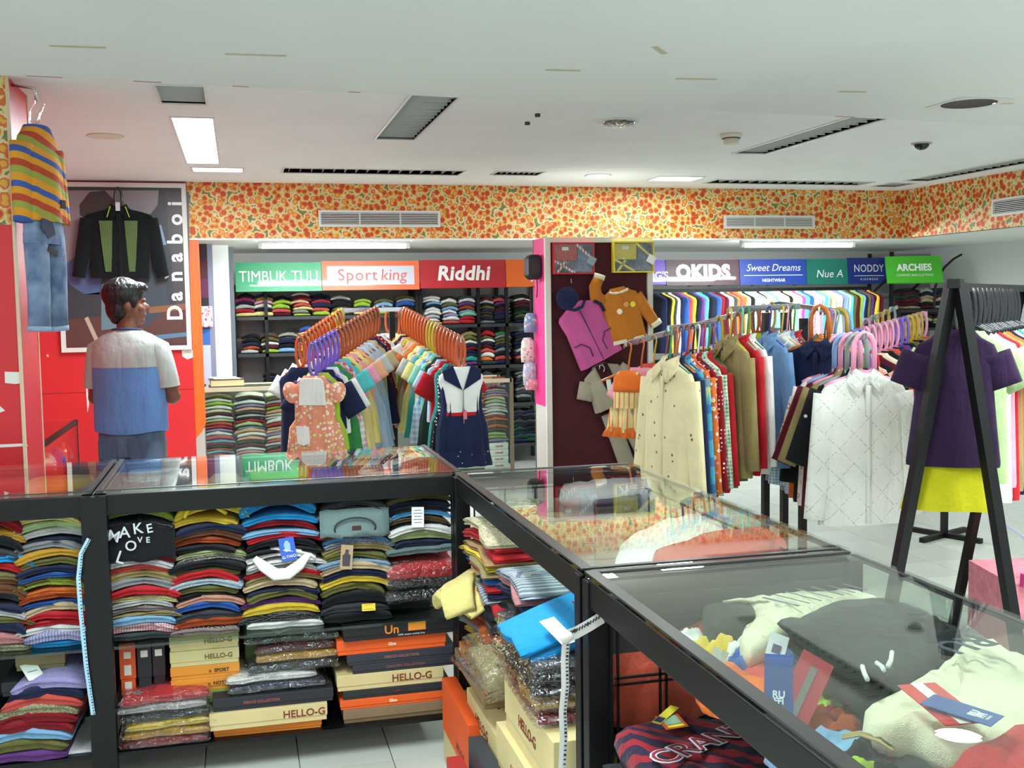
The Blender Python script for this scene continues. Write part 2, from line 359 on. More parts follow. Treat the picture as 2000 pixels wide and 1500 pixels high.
def grille(label, lo, hi, axis, bars=7, mull=3):
    """air grille standing proud of the frieze"""
    g = thing('air_grille', label, 'vent', ((lo[0]+hi[0])/2, (lo[1]+hi[1])/2, lo[2]))
    L = (hi[0]-lo[0]) if axis == 'x' else (hi[1]-lo[1]); H = hi[2]-lo[2]
    M = Matrix.Rotation(0 if axis == 'x' else R(-90), 4, 'Z'); wm = plain('d9d9d2', .5, name='grille_white')
    def P(name, b, mt): b.v = [tuple(M @ Vector(v)) for v in b.v]; return obj(name, b, mt, g)
    P('backing', MB().b2((-L/2+.01, -.004, .01), (L/2-.01, 0, H-.01)), plain('23262a', .8))
    f = MB().b2((-L/2, -.022, 0), (L/2, 0, .018)).b2((-L/2, -.022, H-.018), (L/2, 0, H)).b2((-L/2, -.022, .018), (-L/2+.018, 0, H-.018)).b2((L/2-.018, -.022, .018), (L/2, 0, H-.018))
    P('frame', f, wm)
    for i in range(bars):
        z = .018+(H-.036)*(i+.5)/bars; P('slat', MB().box((0, -.013, z), (L-.036, .012, .0055)), wm)
    for i in range(1, mull): P('mullion', MB().b2((-L/2+L*i/mull-.005, -.016, .018), (-L/2+L*i/mull+.005, -.004, H-.018)), wm)
grille('white slatted air grille in the flowered frieze above the Sportking sign', (.61, YW-.01, 2.115), (1.54, YW-.01, 2.24), 'x')
grille('white slatted air grille in the flowered frieze above the nightwear sign', (3.93, YW-.01, 2.11), (4.76, YW-.01, 2.22), 'x')
grille('white slatted air grille on the side frieze by the room corner', (5.6, 5.9, 2.12), (5.6, 7.1, 2.25), 'y')
# ---- wallpapered and red pillar, pillar with the maroon board, white column behind
PX, PY0, PY1 = -.85, 4.66, 5.06
pl = struct('trim_3', MB().b2((-1.7, PY0, 0), (PX, PY1, CZ)), REDW)
obj('paper_band', MB().b2((-1.7, PY0-.004, 1.86), (PX-.002, PY0, CZ)), FLOW, pl)
obj('edge_strip', MB().b2((PX-.008, PY0-.007, 0), (PX+.004, PY0+.008, NZ+.08)), WOODE, pl)
obj('edge_strip', MB().b2((PX-.004, PY1-.008, 0), (PX+.004, PY1+.004, CZ)), WOODE, pl)
yp = PY0-.001
scrap(pl, [at(x, y, yp) for x, y in [(9, 726), (44, 727), (45, 748), (30, 750), (10, 748)]])
scrap(pl, [at(x, y, yp) for x, y in [(0, 868), (50, 866), (55, 871), (0, 874)]])
scrap(pl, [at(x, y, yp) for x, y in [(0, 793), (10, 802), (0, 806)]])
YP = 7.45; xl, xr = at(1066, 690, YP).x, at(1272, 690, YP).x; yf = atx(1044, 690, xl).y; zt = at(1160, 464, YP).z
pp = struct('trim_4', MB().b2((xl+.003, YP+.002, 0), (xr, yf, zt)), plain('c9c5bd', .7, name='pillar_board'))
obj('pink_side', MB().b2((xl, YP+.02, at(1055, 795, YP).z), (xl+.004, yf, zt)), plain('f03a8c', .5, name='pink_laminate'), pp)
obj('edge_strip', MB().b2((xl-.001, yf-.012, 0), (xl+.004, yf+.003, zt)), plain('5b5048', .7), pp)
MAROON = plain('4a0c17', .85, name='maroon_velvet', noise_amt=.25, nscale=14)
obj('maroon_board', MB().b2((xl+.03, YP-.006, .1), (xr-.03, YP+.003, zt-.03)), MAROON, pp)
fr = plain('d8d3c8', .6, name='frame_white')
for a, b in (((xl-.004, YP-.03, 0), (xl+.036, YP+.004, zt)), ((xr-.036, YP-.03, 0), (xr+.004, YP+.004, zt)), ((xl+.036, YP-.03, zt-.036), (xr-.036, YP+.004, zt))):
    obj('board_frame', MB().b2(a, b), fr, pp)
cx0, cx1 = at(414, 620, 9.2).x, at(450, 620, 9.2).x
struct('trim_5', MB().b2((cx0, 9.2, 0), (cx1, 9.5, SZ)), plain('dfe3dc', .7, name='white_column'))
struct('trim_6', MB().b2((cx1, 9.45, 0), (at(459, 620, 9.45).x, 9.5, SZ)), plain('5b6066', .5, name='grey_upright'))
# ================================================================== CEILING FITTINGS
WHM = plain('d6d8d6', .45, name='fitting_white'); GREYM = plain('c6c8c2', .4, name='louvre_grey')
def troffer(label, h, lit=0, blades=14, along='y', name='louvre_light', cat='light', group=None, tray='8a8c88'):
    x0, x1, y0, y1 = h; g = thing(name, label, cat, ((x0+x1)/2, (y0+y1)/2, CZ), group=group); a, b = (x1-x0)/2, (y1-y0)/2
    f = MB()
    for p, q in (((-a-.012, -b-.012), (-a, b+.012)), ((a, -b-.012), (a+.012, b+.012)), ((-a, -b-.012), (a, -b)), ((-a, b), (a, b+.012))): f.b2((p[0], p[1], -.006), (q[0], q[1], .002))
    obj('frame', f, WHM, g)
    t = MB().b2((-a, -b, .07), (a, b, .075))
    for s in (-1, 1): t.b2((s*a, -b, 0), (s*(a+.003), b, .075)); t.b2((-a, s*b, 0), (a, s*(b+.003), .075))
    obj('reflector_tray', t, emit('f4fbff', lit) if lit else plain(tray, .35, .6), g)
    n = blades
    if not lit:
        tr = MB()
        if along == 'y': tr.sweep([(-a*.4, -b+.03, .045), (-a*.4, b-.03, .045)], .013); 
        else: tr.sweep([(-a+.03, 0, .045), (a-.03, 0, .045)], .013)
        obj('tube', tr, plain('e4e6e4', .4), g, smooth=True)
    for i in range(n):
        s = -1+2*(i+.5)/n
        if along == 'y': obj('louvre', MB().b2((-a, s*b-.001, .004), (a, s*b+.001, .034)), GREYM, g)
        else: obj('louvre', MB().b2((s*a-.001, -b, .004), (s*a+.001, b, .034)), GREYM, g)
    return g
troffer('long unlit louvred ceiling light crossing towards the lower ceiling, left of the chrome downlight', holes[0], 0, 18)
troffer('blazing white louvred ceiling light in line with the square ceiling vent', holes[1], 9, 0, name='bright_ceiling_light')
troffer('grey square ceiling vent with fine blades beside the lower ceiling', holes[2], 0, 12, name='ceiling_vent', cat='vent')
troffer('short slotted ceiling strip beyond the blazing ceiling light', holes[3], 3, 6, 'x', 'ceiling_slot', 'vent')
troffer('long slotted ceiling strip running along the flowered frieze above the Sportking sign', holes[4], 0, 16, 'x', 'ceiling_slot', 'vent')
troffer('small dark ceiling grille between the long slot and the round lit lamp', holes[5], 0, 8, 'x', 'ceiling_vent', 'vent')
troffer('lit square ceiling lamp near the flowered frieze', holes[6], 7, 0, name='square_ceiling_lamp')
troffer('long slotted ceiling strip along the frieze above the nightwear sign', holes[7], 0, 16, 'x', 'ceiling_slot', 'vent')
troffer('small grey ceiling grille in the corner of the two friezes', holes[8], 0, 8, 'x', 'ceiling_vent', 'vent')
troffer('long slotted ceiling strip running along the side frieze', holes[9], 0, 22, 'y', 'ceiling_slot', 'vent')
troffer('long unlit louvred ceiling light near the smoke detector', holes[10], 0, 18)
for (x, y) in NEAR_LAMPS:
    g = thing('unseen_ceiling_lamp', 'unseen flat white ceiling lamp brightening the counters and racks', 'light', (x, y, NZ), group='unseen lamps on the lower ceiling')
    obj('housing', MB().b2((-.16, -.6, -.016), (.16, .6, 0)), WHM, g); obj('diffuser', MB().b2((-.145, -.58, -.02), (.145, .58, -.0165)), emit('eef8ff', 2.2), g)
def downlight(label, c, r, lit):
    g = thing('downlight', label, 'light', (c.x, c.y, CZ))
    n = 28; rg = lambda q, z: [(q*math.cos(2*math.pi*k/n), q*math.sin(2*math.pi*k/n), z) for k in range(n)]
    obj('rim', MB().loft([rg(r*1.16, -.001), rg(r*1.14, -.007), rg(r, -.007), rg(r*.97, -.001)], cap=False), WHM, g, smooth=True)
    if lit: obj('lamp', MB().disc((0, 0, -.006), r*.97, .004), emit('fffef6', 9), g)
    else:
        obj('reflector', MB().loft([rg(r*.97, -.004), rg(r*.9, -.02), rg(r*.55, -.022)], cap=False), plain('8c8c88', .2, 1), g, smooth=True)
        obj('lamp_cup', MB().disc((0, 0, -.023), r*.55, .002), plain('4b4a46', .25, .9), g)
        for i in range(12):
            a = 2*math.pi*i/12; obj('reflector_fin', MB().box((r*.6*math.cos(a), r*.6*math.sin(a), -.021), (r*.6, .007, .008), (0, 0, a)), CHROME, g)
downlight('chrome recessed downlight in the ceiling, unlit', atz(1209, 236, CZ), .085, False)
downlight('round lit downlight beside the square ceiling lamp', atz(1168, 342, CZ), .085, True)
def glint_lamp(c):                        # added lamp, sunk out of view, that makes the glint on the glass top
    g = thing('downlight', 'added recessed lamp making the glint on the counter glass', 'light', (c[0], c[1], NZ))
    n = 28; rg = lambda q, z: [(q*math.cos(2*math.pi*k/n), q*math.sin(2*math.pi*k/n), z) for k in range(n)]
    sq = lambda z: [(1.12*HR*max(-1, min(1, 1.42*math.cos(2*math.pi*k/n))), 1.12*HR*max(-1, min(1, 1.42*math.sin(2*math.pi*k/n))), z) for k in range(n)]
    obj('rim', MB().loft([sq(-.001), sq(-.003), rg(HR*.97, -.003)], cap=False), WHM, g, smooth=False); obj('black_baffle', MB().loft([rg(HR*.97, -.003), rg(HR*.95, .05)], cap=False), plain('060606', .9, spec=.0), g); obj('lamp', MB().disc((0, 0, .040), HR*.96, .004, 28), emit('fffdf4', 70), g)
glint_lamp((DLX, DLY))
g = thing('smoke_detector', 'cream smoke detector on the ceiling beside the louvred light', 'smoke detector', atz(1428, 262, CZ))
obj('base', MB().disc((0, 0, -.022), .06, .022, 24), plain('d8d3bd', .5), g, smooth=False, bevel=.004); obj('sensor_head', MB().disc((0, 0, -.055), .042, .033, 24), plain('cfc8b0', .5), g, bevel=.006); obj('slit', MB().disc((0, 0, -.026), .05, .004, 24), plain('3a3730', .6), g)
g = thing('dome_camera', 'small black dome camera on the ceiling', 'camera', atz(1800, 279, CZ))
obj('ring', MB().disc((0, 0, -.008), .06, .008, 24), plain('aeb0ac', .4), g); obj('dome', MB().ell((0, 0, -.008), (.045, .045, .035)), plain('0d0d12', .08), g, smooth=True)
c = atz(206, 265, CZ); tag(obj('ceiling_disc', MB().disc((0, 0, -.006), .095, .006, 32), plain('d3cdb8', .7), loc=c, bevel=.003), 'flat round blanking plate on the ceiling with a yellowed rim', 'plate')
for (x, y) in ((1050, 222), (1030, 238)):
    c = atz(x, y, CZ); tag(obj('ceiling_hook', MB().box((0, 0, -.008), (.018, .02, .016), (0, 0, .5)), plain('3c3a36', .6), loc=c), 'tiny dark ceiling clip between louvred light and downlight', 'clip', 'dark ceiling clips')
def batten(label, x0, x1, py, n):
    a, b = at(x0, py, 8.5), at(x1, py, 8.5); z = SZ-.035
    g = thing('tube_light', label, 'light', ((a.x+b.x)/2, 8.5, SZ)); L = (b.x-a.x)/2
    obj('housing', MB().b2((-L, -.03, -.03), (L, .03, 0)), WHM, g); obj('tube', MB().sweep([(-L+.03, 0, -.048), (L-.03, 0, -.048)], .016, 12), emit('f4faff', 80), g, smooth=True)
    for s in (-1, 1): obj('end_cap', MB().b2((s*L, -.02, -.065), (s*(L-.03), .02, -.03)), WHM, g)
batten('glowing white tube light over the Sportking sign', 505, 800, 487, 1)
batten('glowing white tube light over the nightwear sign', 1447, 1668, 487, 2)
print('tube pos', at(652, 487, 8.5), at(1558, 487, 8.5))
# ================================================================== CLOTHES: BUILDERS
PAL = dict(yellow='e9c93c', pale_yellow='efdf8c', mustard='c8982c', orange='e0702a', bright_orange='f0742a', red='c4202a', dark_red='8c1420', coral='d6544a', pink='f0a2b4', hot_pink='e8489a',
  maroon='5c1424', brown='6a4228', tan='b08a5a', beige='cbb58e', cream='ece2c4', white='f1f1ec', light_grey='c2c4c2', grey='8b8f90', charcoal='3c3f44', black='17181c', navy='1e2748', blue='2a5ba8',
  bright_blue='1f96d6', light_blue='84b6dc', pale_blue='bcd2ea', teal='2f9c94', mint='8fd6bc', green='3c8a4a', dark_green='1f4a38', olive='6c6a34', lime='a8c83a', pale_green='bcd69a',
  purple='6c3c84', lavender='a49ad0', rust='a8481c', sky='5aa4d8', grey_green='6f8584', khaki='9a8a5a', peach='f0b48c', aqua='5cc4c8')
def cn(n): return n.replace('_', ' ')
def cloth(n, **kw):
    n, *p = n.split('/')
    pats = {'w': dict(wrap=True), 'pr': dict(pat='print', c2='e8e0c0', c3='2a2a30'), 'st': dict(pat='stripes', c2='e9e4d6', c3='3a3f58', sc=2.2), 'ck': dict(pat='check', c2='e6eef4', sc=1.0), 'dt': dict(pat='dots', c2='f2f2f0'),
            'kn': dict(pat='print', c2='2b2d22', c3='8a8c50', sc=1.6), 'pl': dict(pat='plaid', c2='dfe8f4', c3='39507c', sc=2), 'fl': dict(pat='floral', c2='f4e8e0', c3='e88a9c'), 'dn': dict(pat='denim', c2='8aa4c4'), 'sp': dict(pat='sprig', c2='9a5a40')}
    for q in p: kw = {**pats[q], **kw}
    return fabric(PAL[n], **kw)
PW = {'w': 'plastic-wrapped', 'pr': 'printed', 'st': 'striped', 'ck': 'checked', 'dt': 'dotted', 'kn': 'knitted', 'pl': 'plaid', 'fl': 'flowered', 'dn': 'denim', 'sp': 'sprigged'}
def cdesc(n): n, *p = n.split('/'); return ' '.join([cn(n)]+[PW[q] for q in p])
_tens = {3: 'thirtieth', 4: 'fortieth', 5: 'fiftieth', 6: 'sixtieth', 7: 'seventieth'}; _tn = {3: 'thirty', 4: 'forty', 5: 'fifty', 6: 'sixty', 7: 'seventy'}
ORD = ['topmost', 'second', 'third', 'fourth', 'fifth', 'sixth', 'seventh', 'eighth', 'ninth', 'tenth', 'eleventh', 'twelfth', 'thirteenth', 'fourteenth', 'fifteenth', 'sixteenth', 'seventeenth', 'eighteenth', 'nineteenth', 'twentieth', 'twenty-first', 'twenty-second', 'twenty-third', 'twenty-fourth', 'twenty-fifth', 'twenty-sixth', 'twenty-seventh', 'twenty-eighth']
ORD += ['twenty-ninth']+[(_tens[n//10] if n % 10 == 0 else _tn[n//10]+'-'+(['first']+ORD[1:9])[n % 10-1]) for n in range(30, 79)]
def ordw(i): return 'topmost' if i == 0 else ORD[i]+' from top'
# ---- folded garment, unit size, humped like a soft pile (level = how far up the pile)
def folded_mesh(level, seed, fine=True):
    rd = random.Random(seed); b = MB(); K = 1.1 if fine else .6
    us = [-.5, -.485, -.44, -.33, -.2, -.07, .07, .2, .33, .44, .485, .5] if fine else [-.5, -.46, -.25, 0, .25, .46, .5]
    prof = [(.5, .12, 0), (.25, 0, 0), (-.15, 0, 0), (-.43, .01, 0), (-.485, .1, 0), (-.5, .25, 0), (-.475, .46, .5), (-.488, .56, .5), (-.505, .78, 1), (-.47, .97, 1), (-.3, 1.0, 1), (-.05, 1.0, 1), (.25, 1.0, 1), (.48, .9, 1)]
    if not fine: prof = [prof[i] for i in (0, 2, 4, 6, 8, 9, 11, 13)]
    ph = [rd.uniform(0, 6.3) for _ in range(6)]
    rings = []
    for u in us:
        e = abs(u)*2; zs = 1-.55*max(0, (e-.9)/.1)
        ring = []
        for (y, z, top) in prof:
            hb = min(level, 3)/3*K*(1-e*e); ht = min(level+1, 3)/3*K*(1-e*e)
            zz = .5+(z-.5)*zs + hb*(1-top)+ht*top
            if top > .5: zz += .10*math.sin(7*u+ph[0])+.07*math.sin(13*u+ph[1]+4*y)
            yy = y + (.018*math.sin(9*u+ph[2])+.012*math.sin(17*u+ph[3]) if y < -.3 else 0)
            xx = u*(1+.03*math.sin(ph[4]+5*y+2*z)); ring.append((xx, yy, zz))
        rings.append(ring)
    b.loft(rings); me = b.mesh('folded'); me.polygons.foreach_set('use_smooth', [True]*len(me.polygons)); me.materials.append(cloth('white')); return me
FOLD = {(l, s): folded_mesh(l, l*7+s) for l in range(4) for s in range(4)}
FOLDC = {(l, s): folded_mesh(l, l*7+s+50, False) for l in range(4) for s in range(3)}
rs = random.Random(11)
def stack(items, x, y, z0, w, d, h, pile, kind='shirt', group=None, rz=0, fine=True, jit=.013, name='folded_shirt', cat='folded shirt', zmax=None, hs=None):
    """items listed from the top down; pile = how a visitor would point at this pile"""
    n = len(items); z = z0; hsum = 0
    hh = [h*(hs.get(i, 1) if hs else rs.uniform(.75, 1.3)) for i in range(n)]
    if zmax: f = (zmax-z0)/(sum(hh)+1.3*h); hh = [q*f for q in hh]
    for k in range(n):
        i = n-1-k; c = items[i]; lev = min(k, 3)
        me = (FOLD if fine else FOLDC)[(lev, rs.randrange(4 if fine else 3))]
        o = link(name, me, cloth(c), None, (x+rs.uniform(-jit, jit), y+rs.uniform(-jit, jit), z), (0, rs.uniform(-.022, .022), rz+rs.uniform(-.06, .06)), (w*rs.uniform(.88, 1.05), d, hh[i]*1.04))
        tag(o, f'{cdesc(c)} {kind}, {ordw(i)} in {pile}', cat, group); z += hh[i]
    return z+1.3*h
# ---- cartons
def carton(label, x, y, z, w, d, h, c, rz=0, lid=None, print_=None, pc='5a2a14', psize=None, px=.25, group=None, rot=None, lidh=None, sub=None):
    g = thing('garment_box', label, 'box', (x, y, z), rz, group)
    if rot: g.rotation_euler = rot
    mt = plain(c, .6, name='card', noise_amt=.08, nscale=10); lidh = lidh or h*.72
    obj('tray', MB().b2((-w/2+.003, -d/2+.003, 0), (w/2-.003, d/2-.003, h-.002)), plain(lid or c, .6, name='card', noise_amt=.08, nscale=10), g)
    ld = obj('lid', MB().b2((-w/2, -d/2, h-lidh), (w/2, d/2, h)), mt, g, bevel=.0018)
    if print_: text(print_, psize or h*.5, plain(pc, .6), ld, (px*w, -d/2-.0007, h*.52), bold=.0006 if h > .03 else 0, name='print')
    if sub: text(sub, (psize or h*.5)*.4, plain(pc, .6), ld, (px*w, -d/2-.0007, h*.2), name='print')
    return g
# ---- film-wrapped garment: cloth inside, clear bag around
def packet(label, x, y, z, w, d, h, c, rz=0, group=None, tilt=(0, 0), flare=1.0):
    g = thing('wrapped_garment', label, 'packet', (x, y, z), rz, group); g.rotation_euler = (tilt[0], tilt[1], rz)
    me = FOLD[(0, rs.randrange(4))]; link('garment', me, cloth(c), g, (0, 0, .002), None, (w*.93, d*.93, h*.62))
    q = MB(); rd = random.Random(int(abs(x*977+y*331+z*71))); rings = []
    for u in (-.5, -.46, -.2, .1, .35, .47, .5):
        e = 0.12 if abs(u) == .5 else 1
        rings.append([(u*w*flare, v*d*(1+rd.uniform(-.015, .015)), h*(.5+(zz-.5)*e)+rd.uniform(-.002, .002)) for v, zz in ((.5, .1), (0, 0.0), (-.48, .02), (-.52, .4), (-.48, .95), (-.1, 1.0), (.3, 1.0), (.5, .6))])
    q.loft(rings); obj('clear_bag', q, FILM, g, smooth=True); return g
# ---- tags
def card(name, label, p, w, h, rx, rz, c='f2f0ea', cat='price tag', lines=0, parent=None, group=None, ry=0, lc='50545c'):
    g = obj(name, MB().box((0, 0, 0), (w, .0012, h)), plain(c, .6, name='card'), parent, loc=p, rot=(rx, ry, rz))
    if not parent: tag(g, label, cat, group)
    for i in range(lines): obj('printed_line', MB().box((0, -.0011, h*(.34-.6*i/max(lines-1, 1)) if lines > 1 else 0), (w*(.75 if i % 2 else .6), .0006, h*.03)), plain(lc, .7), g)
    return g
# ---- hanging garments. Local frame: x across the shoulders, -y the front, z=0 the neck
def torso(b, rings, n=30, folds=6, amp=.0, seed=0, cap=False):
    rd = random.Random(seed); ph = rd.uniform(0, 6.3); out = []; z0, z1 = rings[0][0], rings[-1][0]
    for (z, hw, ht, *cx) in rings:
        s = (z0-z)/max(z0-z1, 1e-6); r = []
        for k in range(n):
            a = 2*math.pi*k/n; ca, sa = math.cos(a), math.sin(a)
            f = 1+amp*s*math.sin(folds*a+ph+.8*s)
            x = hw*math.copysign(abs(ca)**.75, ca)*(1+.35*amp*s*math.sin(folds*a+ph)); y = ht*math.copysign(abs(sa)**.8, sa)*f*(1+.0)
            r.append((x+(cx[0] if cx else 0), y, z))
        out.append(r)
    return b.loft(out, cap=cap)
def shirt_rings(sh, L, hem=None, neck=.055, t=.03):
    hem = hem or sh*1.02
    return [(.0, neck, t*.9), (-.012, neck*1.15, t), (-.03, sh*.62, t*1.0), (-.052, sh*.92, t*.8), (-.075, sh*1.0, t*.75), (-.12, sh*.98, t*1.1), (-L*.4, sh*.93, t*1.35), (-L*.7, (sh*.93+hem)/2, t*1.4), (-L*.97, hem, t*1.35), (-L, hem*.99, t*1.3)]
def sleeve(b, side, sh, L, ang, r0=.06, r1=.045, t=.024, z=-.085, bend=0, y0=0):
    d = Vector((side*math.sin(ang), -.0, -math.cos(ang))); p = Vector((side*sh*.86, y0, z)); pts = []; rad = []
    for i in range(6):
        s = i/5; q = p+d*L*s+Vector((side*bend*math.sin(s*math.pi)*-.5, -.01*s, 0)); pts.append(q); r = r0+(r1-r0)*s; rad.append((r, t*(1-.15*s)))
    return b.sweep(pts, rad, 12, up=(0, 1, 0))
def collar(b, w=.055, h=.05, y=-.032):
    for s in (-1, 1):
        q = [(s*.046, .018, .026), (s*.005, -.036, -.026), (s*.05, -.058, -.092), (s*.094, -.024, -.03)]
        c = [(x*1.0, yy+.005, z-.004) for x, yy, z in q]
        m_ = [((q[0][k]+q[1][k])/2*1.0+(0, -.010, .004)[k]) for k in range(3)]
        b.add(q+c+[m_], [(0, 8, 2, 3), (8, 1, 2), (7, 6, 5, 4), (0, 4, 5, 1, 8), (1, 5, 6, 2), (2, 6, 7, 3), (3, 7, 4, 0)])
    b.sweep([(-.046, .02, .016), (-.05, .0, .012), (-.03, -.024, -.004), (-.008, -.034, -.024)], (.012, .004), 6); b.sweep([(.046, .02, .016), (.05, .0, .012), (.03, -.024, -.004), (.008, -.034, -.024)], (.012, .004), 6)
    return b
GM = {}
def part_mesh(key, fn, sub=0):
    if key not in GM:
        b = MB(); fn(b); me = b.mesh('cloth'); me.polygons.foreach_set('use_smooth', [True]*len(me.polygons)); me.materials.append(cloth('white')); GM[key] = me
    return GM[key]
def garment(kind, label, p, rz, mat, mat2=None, sh=.19, L=.6, group=None, cat=None, sl=None, hem=None, seed=0, mat3=None, ang=None, t=.03, sc=1.0):
    """kinds: shirt (collar, long/short sleeves), tee, dress, top"""
    nm = {'shirt': 'hanging_shirt', 'tee': 'hanging_blouse', 'dress': 'hanging_dress', 'plain': 'hanging_garment'}[kind]
    g = thing(nm, label, cat or {'shirt': 'shirt', 'tee': 'top', 'dress': 'dress', 'plain': 'garment'}[kind], p, rz, group); g.scale = (sc,)*3
    k = (kind, sh, L, hem, seed, t)
    link('body', part_mesh(k+('b',), lambda b: torso(b, shirt_rings(sh, L, hem, t=t) if kind != 'dress' else
        [(.0, .05, t*.9), (-.012, .06, t), (-.03, sh*.7, t), (-.05, sh*.95, t*.8), (-.08, sh, t), (-.16, sh*.95, t*1.2), (-.22, sh*.95, t*1.3), (-L*.6, (sh+hem)/2, t*1.7), (-L*.85, hem*.92, t*2), (-L, hem, t*2.1)], n=36, folds=7 if kind != 'dress' else 11, amp=.12 if kind != 'dress' else .3, seed=seed)), mat, g)
    if sl:
        a = ang if ang is not None else (.16 if sl > .3 else .55)
        for s in (-1, 1): link('sleeve', part_mesh(('sl', s, sh, sl, a, t), lambda b: sleeve(b, s, sh, sl, a, r0=.062 if sl > .3 else .06, r1=.045 if sl > .3 else .058, t=t*.85)), mat3 or mat, g)
    if kind == 'shirt':
        link('collar', part_mesh(('col', sh), lambda b: collar(b)), mat2 or mat, g)
        link('placket', part_mesh(('plk', L, t), lambda b: b.loft([[(x, -t*(1.06+.42*min(1, zz/.3))-yy, -.05-zz) for x, yy in ((-.012, 0), (.012, 0), (.012, .004), (-.012, .004))] for zz in (0, .05, L*.3, L*.6, L-.06)])), mat2 or mat, g)
    return g
# ---- hangers, local origin where they hook over the rail
def hanger_mesh(kind):
    b = MB()
    if kind == 'loop':      # moulded closed-loop hanger
        pts = []
        for i in range(17):
            a = math.pi*2*i/16; pts.append((.024*math.sin(a), 0, -.072+.082*math.cos(a)))
        b.sweep(pts, (.0085, .005), 6, up=(0, 1, 0), cap=False)
        for s in (-1, 1): b.sweep([(0, 0, -.152), (s*.03, 0, -.162), (s*.06, 0, -.178), (s*.085, 0, -.192)], [(.010, .005)]*4, 6)
    elif kind == 'ushape':  # wide flat arch hanger
        b.sweep([(-.046, 0, -.15), (-.046, 0, -.06), (-.042, 0, -.03), (-.028, 0, -.004), (0, 0, .008), (.028, 0, -.004), (.042, 0, -.03), (.046, 0, -.06), (.046, 0, -.15)], (.0125, .007), 8)
        b.b2((-.058, -.007, -.185), (.058, .007, -.145)); 
        for s in (-1, 1): b.sweep([(s*.03, 0, -.165), (s*.14, 0, -.195), (s*.17, 0, -.21)], (.012, .006), 6)
    else:                   # thin rod hanger with an open hook
        b.sweep([(-.02, 0, -.03), (-.018, 0, -.008), (0, 0, .004), (.018, 0, -.008), (.02, 0, -.03), (.012, 0, -.07), (.006, 0, -.11), (.004, 0, -.15)], .0045, 7)
        for s in (-1, 1): b.sweep([(0, 0, -.15), (s*.06, 0, -.158), (s*.15, 0, -.195)], .006, 7)
    me = b.mesh('hanger'); me.polygons.foreach_set('use_smooth', [True]*len(me.polygons)); me.materials.append(CHROME); return me
HANG = {k: hanger_mesh(k) for k in ('loop', 'ushape', 'rod')}
def hanger(kind, label, p, rz, c, group=None, sc=1.0):
    return tag(link('hanger', HANG[kind], plain(c, .3, name='hanger_plastic', coat=.3), None, p, (0, 0, rz), (sc,)*3), label, 'hanger', group)
NECK = {'loop': -.152, 'ushape': -.155, 'rod': -.145}
# ---- crumpled cloth
def crumple(w, d, h, seed, n=18, edge=.25):
    b = MB(); v = []; f = []; o = Vector((seed*3.1, seed*1.7, 0))
    for i in range(n+1):
        for j in range(n+1):
            u, q = i/n*2-1, j/n*2-1; r = max(abs(u), abs(q))
            m_ = max(0, 1-max(0, (math.hypot(u, q)-(1-edge))/ (edge+.12))); m_ = min(1, m_)**.5
            z = h*m_*(.55+.55*noise.noise(Vector((u*1.7, q*1.7, 0))+o)+.28*abs(noise.noise(Vector((u*4.5, q*4.5, 3))+o)))
            k = 1/max(1, math.hypot(u, q)/1.05); s = 1+.12*noise.noise(Vector((u*2, q*2, 9))+o)
            v.append((u*w/2*k*s, q*d/2*k*s, max(z, .001)))
    m0 = (n+1)
    for i in range(n):
        for j in range(n): f.append((i*m0+j, (i+1)*m0+j, (i+1)*m0+j+1, i*m0+j+1))
    rim = [i*m0 for i in range(n+1)]+[n*m0+j for j in range(1, n+1)]+[i*m0+n for i in range(n-1, -1, -1)]+[j for j in range(n-1, 0, -1)]
    base = len(v); v += [(v[i][0]*.97, v[i][1]*.97, 0) for i in rim]
    for k in range(len(rim)): f.append((rim[k], rim[(k+1) % len(rim)], base+(k+1) % len(rim), base+k))
    f.append(tuple(base+k for k in range(len(rim)-1, -1, -1))); return b.add(v, f)
def heap(name, label, p, w, d, h, mat, seed, rz=0, cat='garment', group=None, tilt=(0, 0)):
    return tag(obj(name, crumple(w, d, h, seed), mat, smooth=True, loc=p, rot=(tilt[0], tilt[1], rz)), label, cat, group)
# ---- flat garment laid out under glass: outline with soft thickness
def laid(name, label, pts, z, th, mat, cat='shirt', group=None, n=3):
    """outline (x,y) in place coordinates at height z, puffed up"""
    cx = sum(p[0] for p in pts)/len(pts); cy = sum(p[1] for p in pts)/len(pts)
    fine = []
    for i in range(len(pts)):
        a, b_ = Vector(pts[i]), Vector(pts[(i+1) % len(pts)])
        for k in range(4): fine.append(a+(b_-a)*k/4)
    sm = [(fine[i-1]+fine[i]*2+fine[(i+1) % len(fine)])/4 for i in range(len(fine))]
    b = MB(); rings = []
    for s, zz in ((.96, 0), (1.0, .35), (.98, .75), (.9, .95), (.75, 1.0), (.58, 1.02), (.4, 1.03), (.22, 1.04), (.06, 1.04)):
        rings.append([(( p.x-cx)*s, (p.y-cy)*s, th*zz*(1+.22*noise.noise(Vector((p.x*s*14, p.y*s*14, z*9)))+.14*noise.noise(Vector((p.x*s*42, p.y*s*42, z*5))))) for p in sm])
    b.loft(rings); return tag(obj(name, b, mat, smooth=True, loc=(cx, cy, z)), label, cat, group)
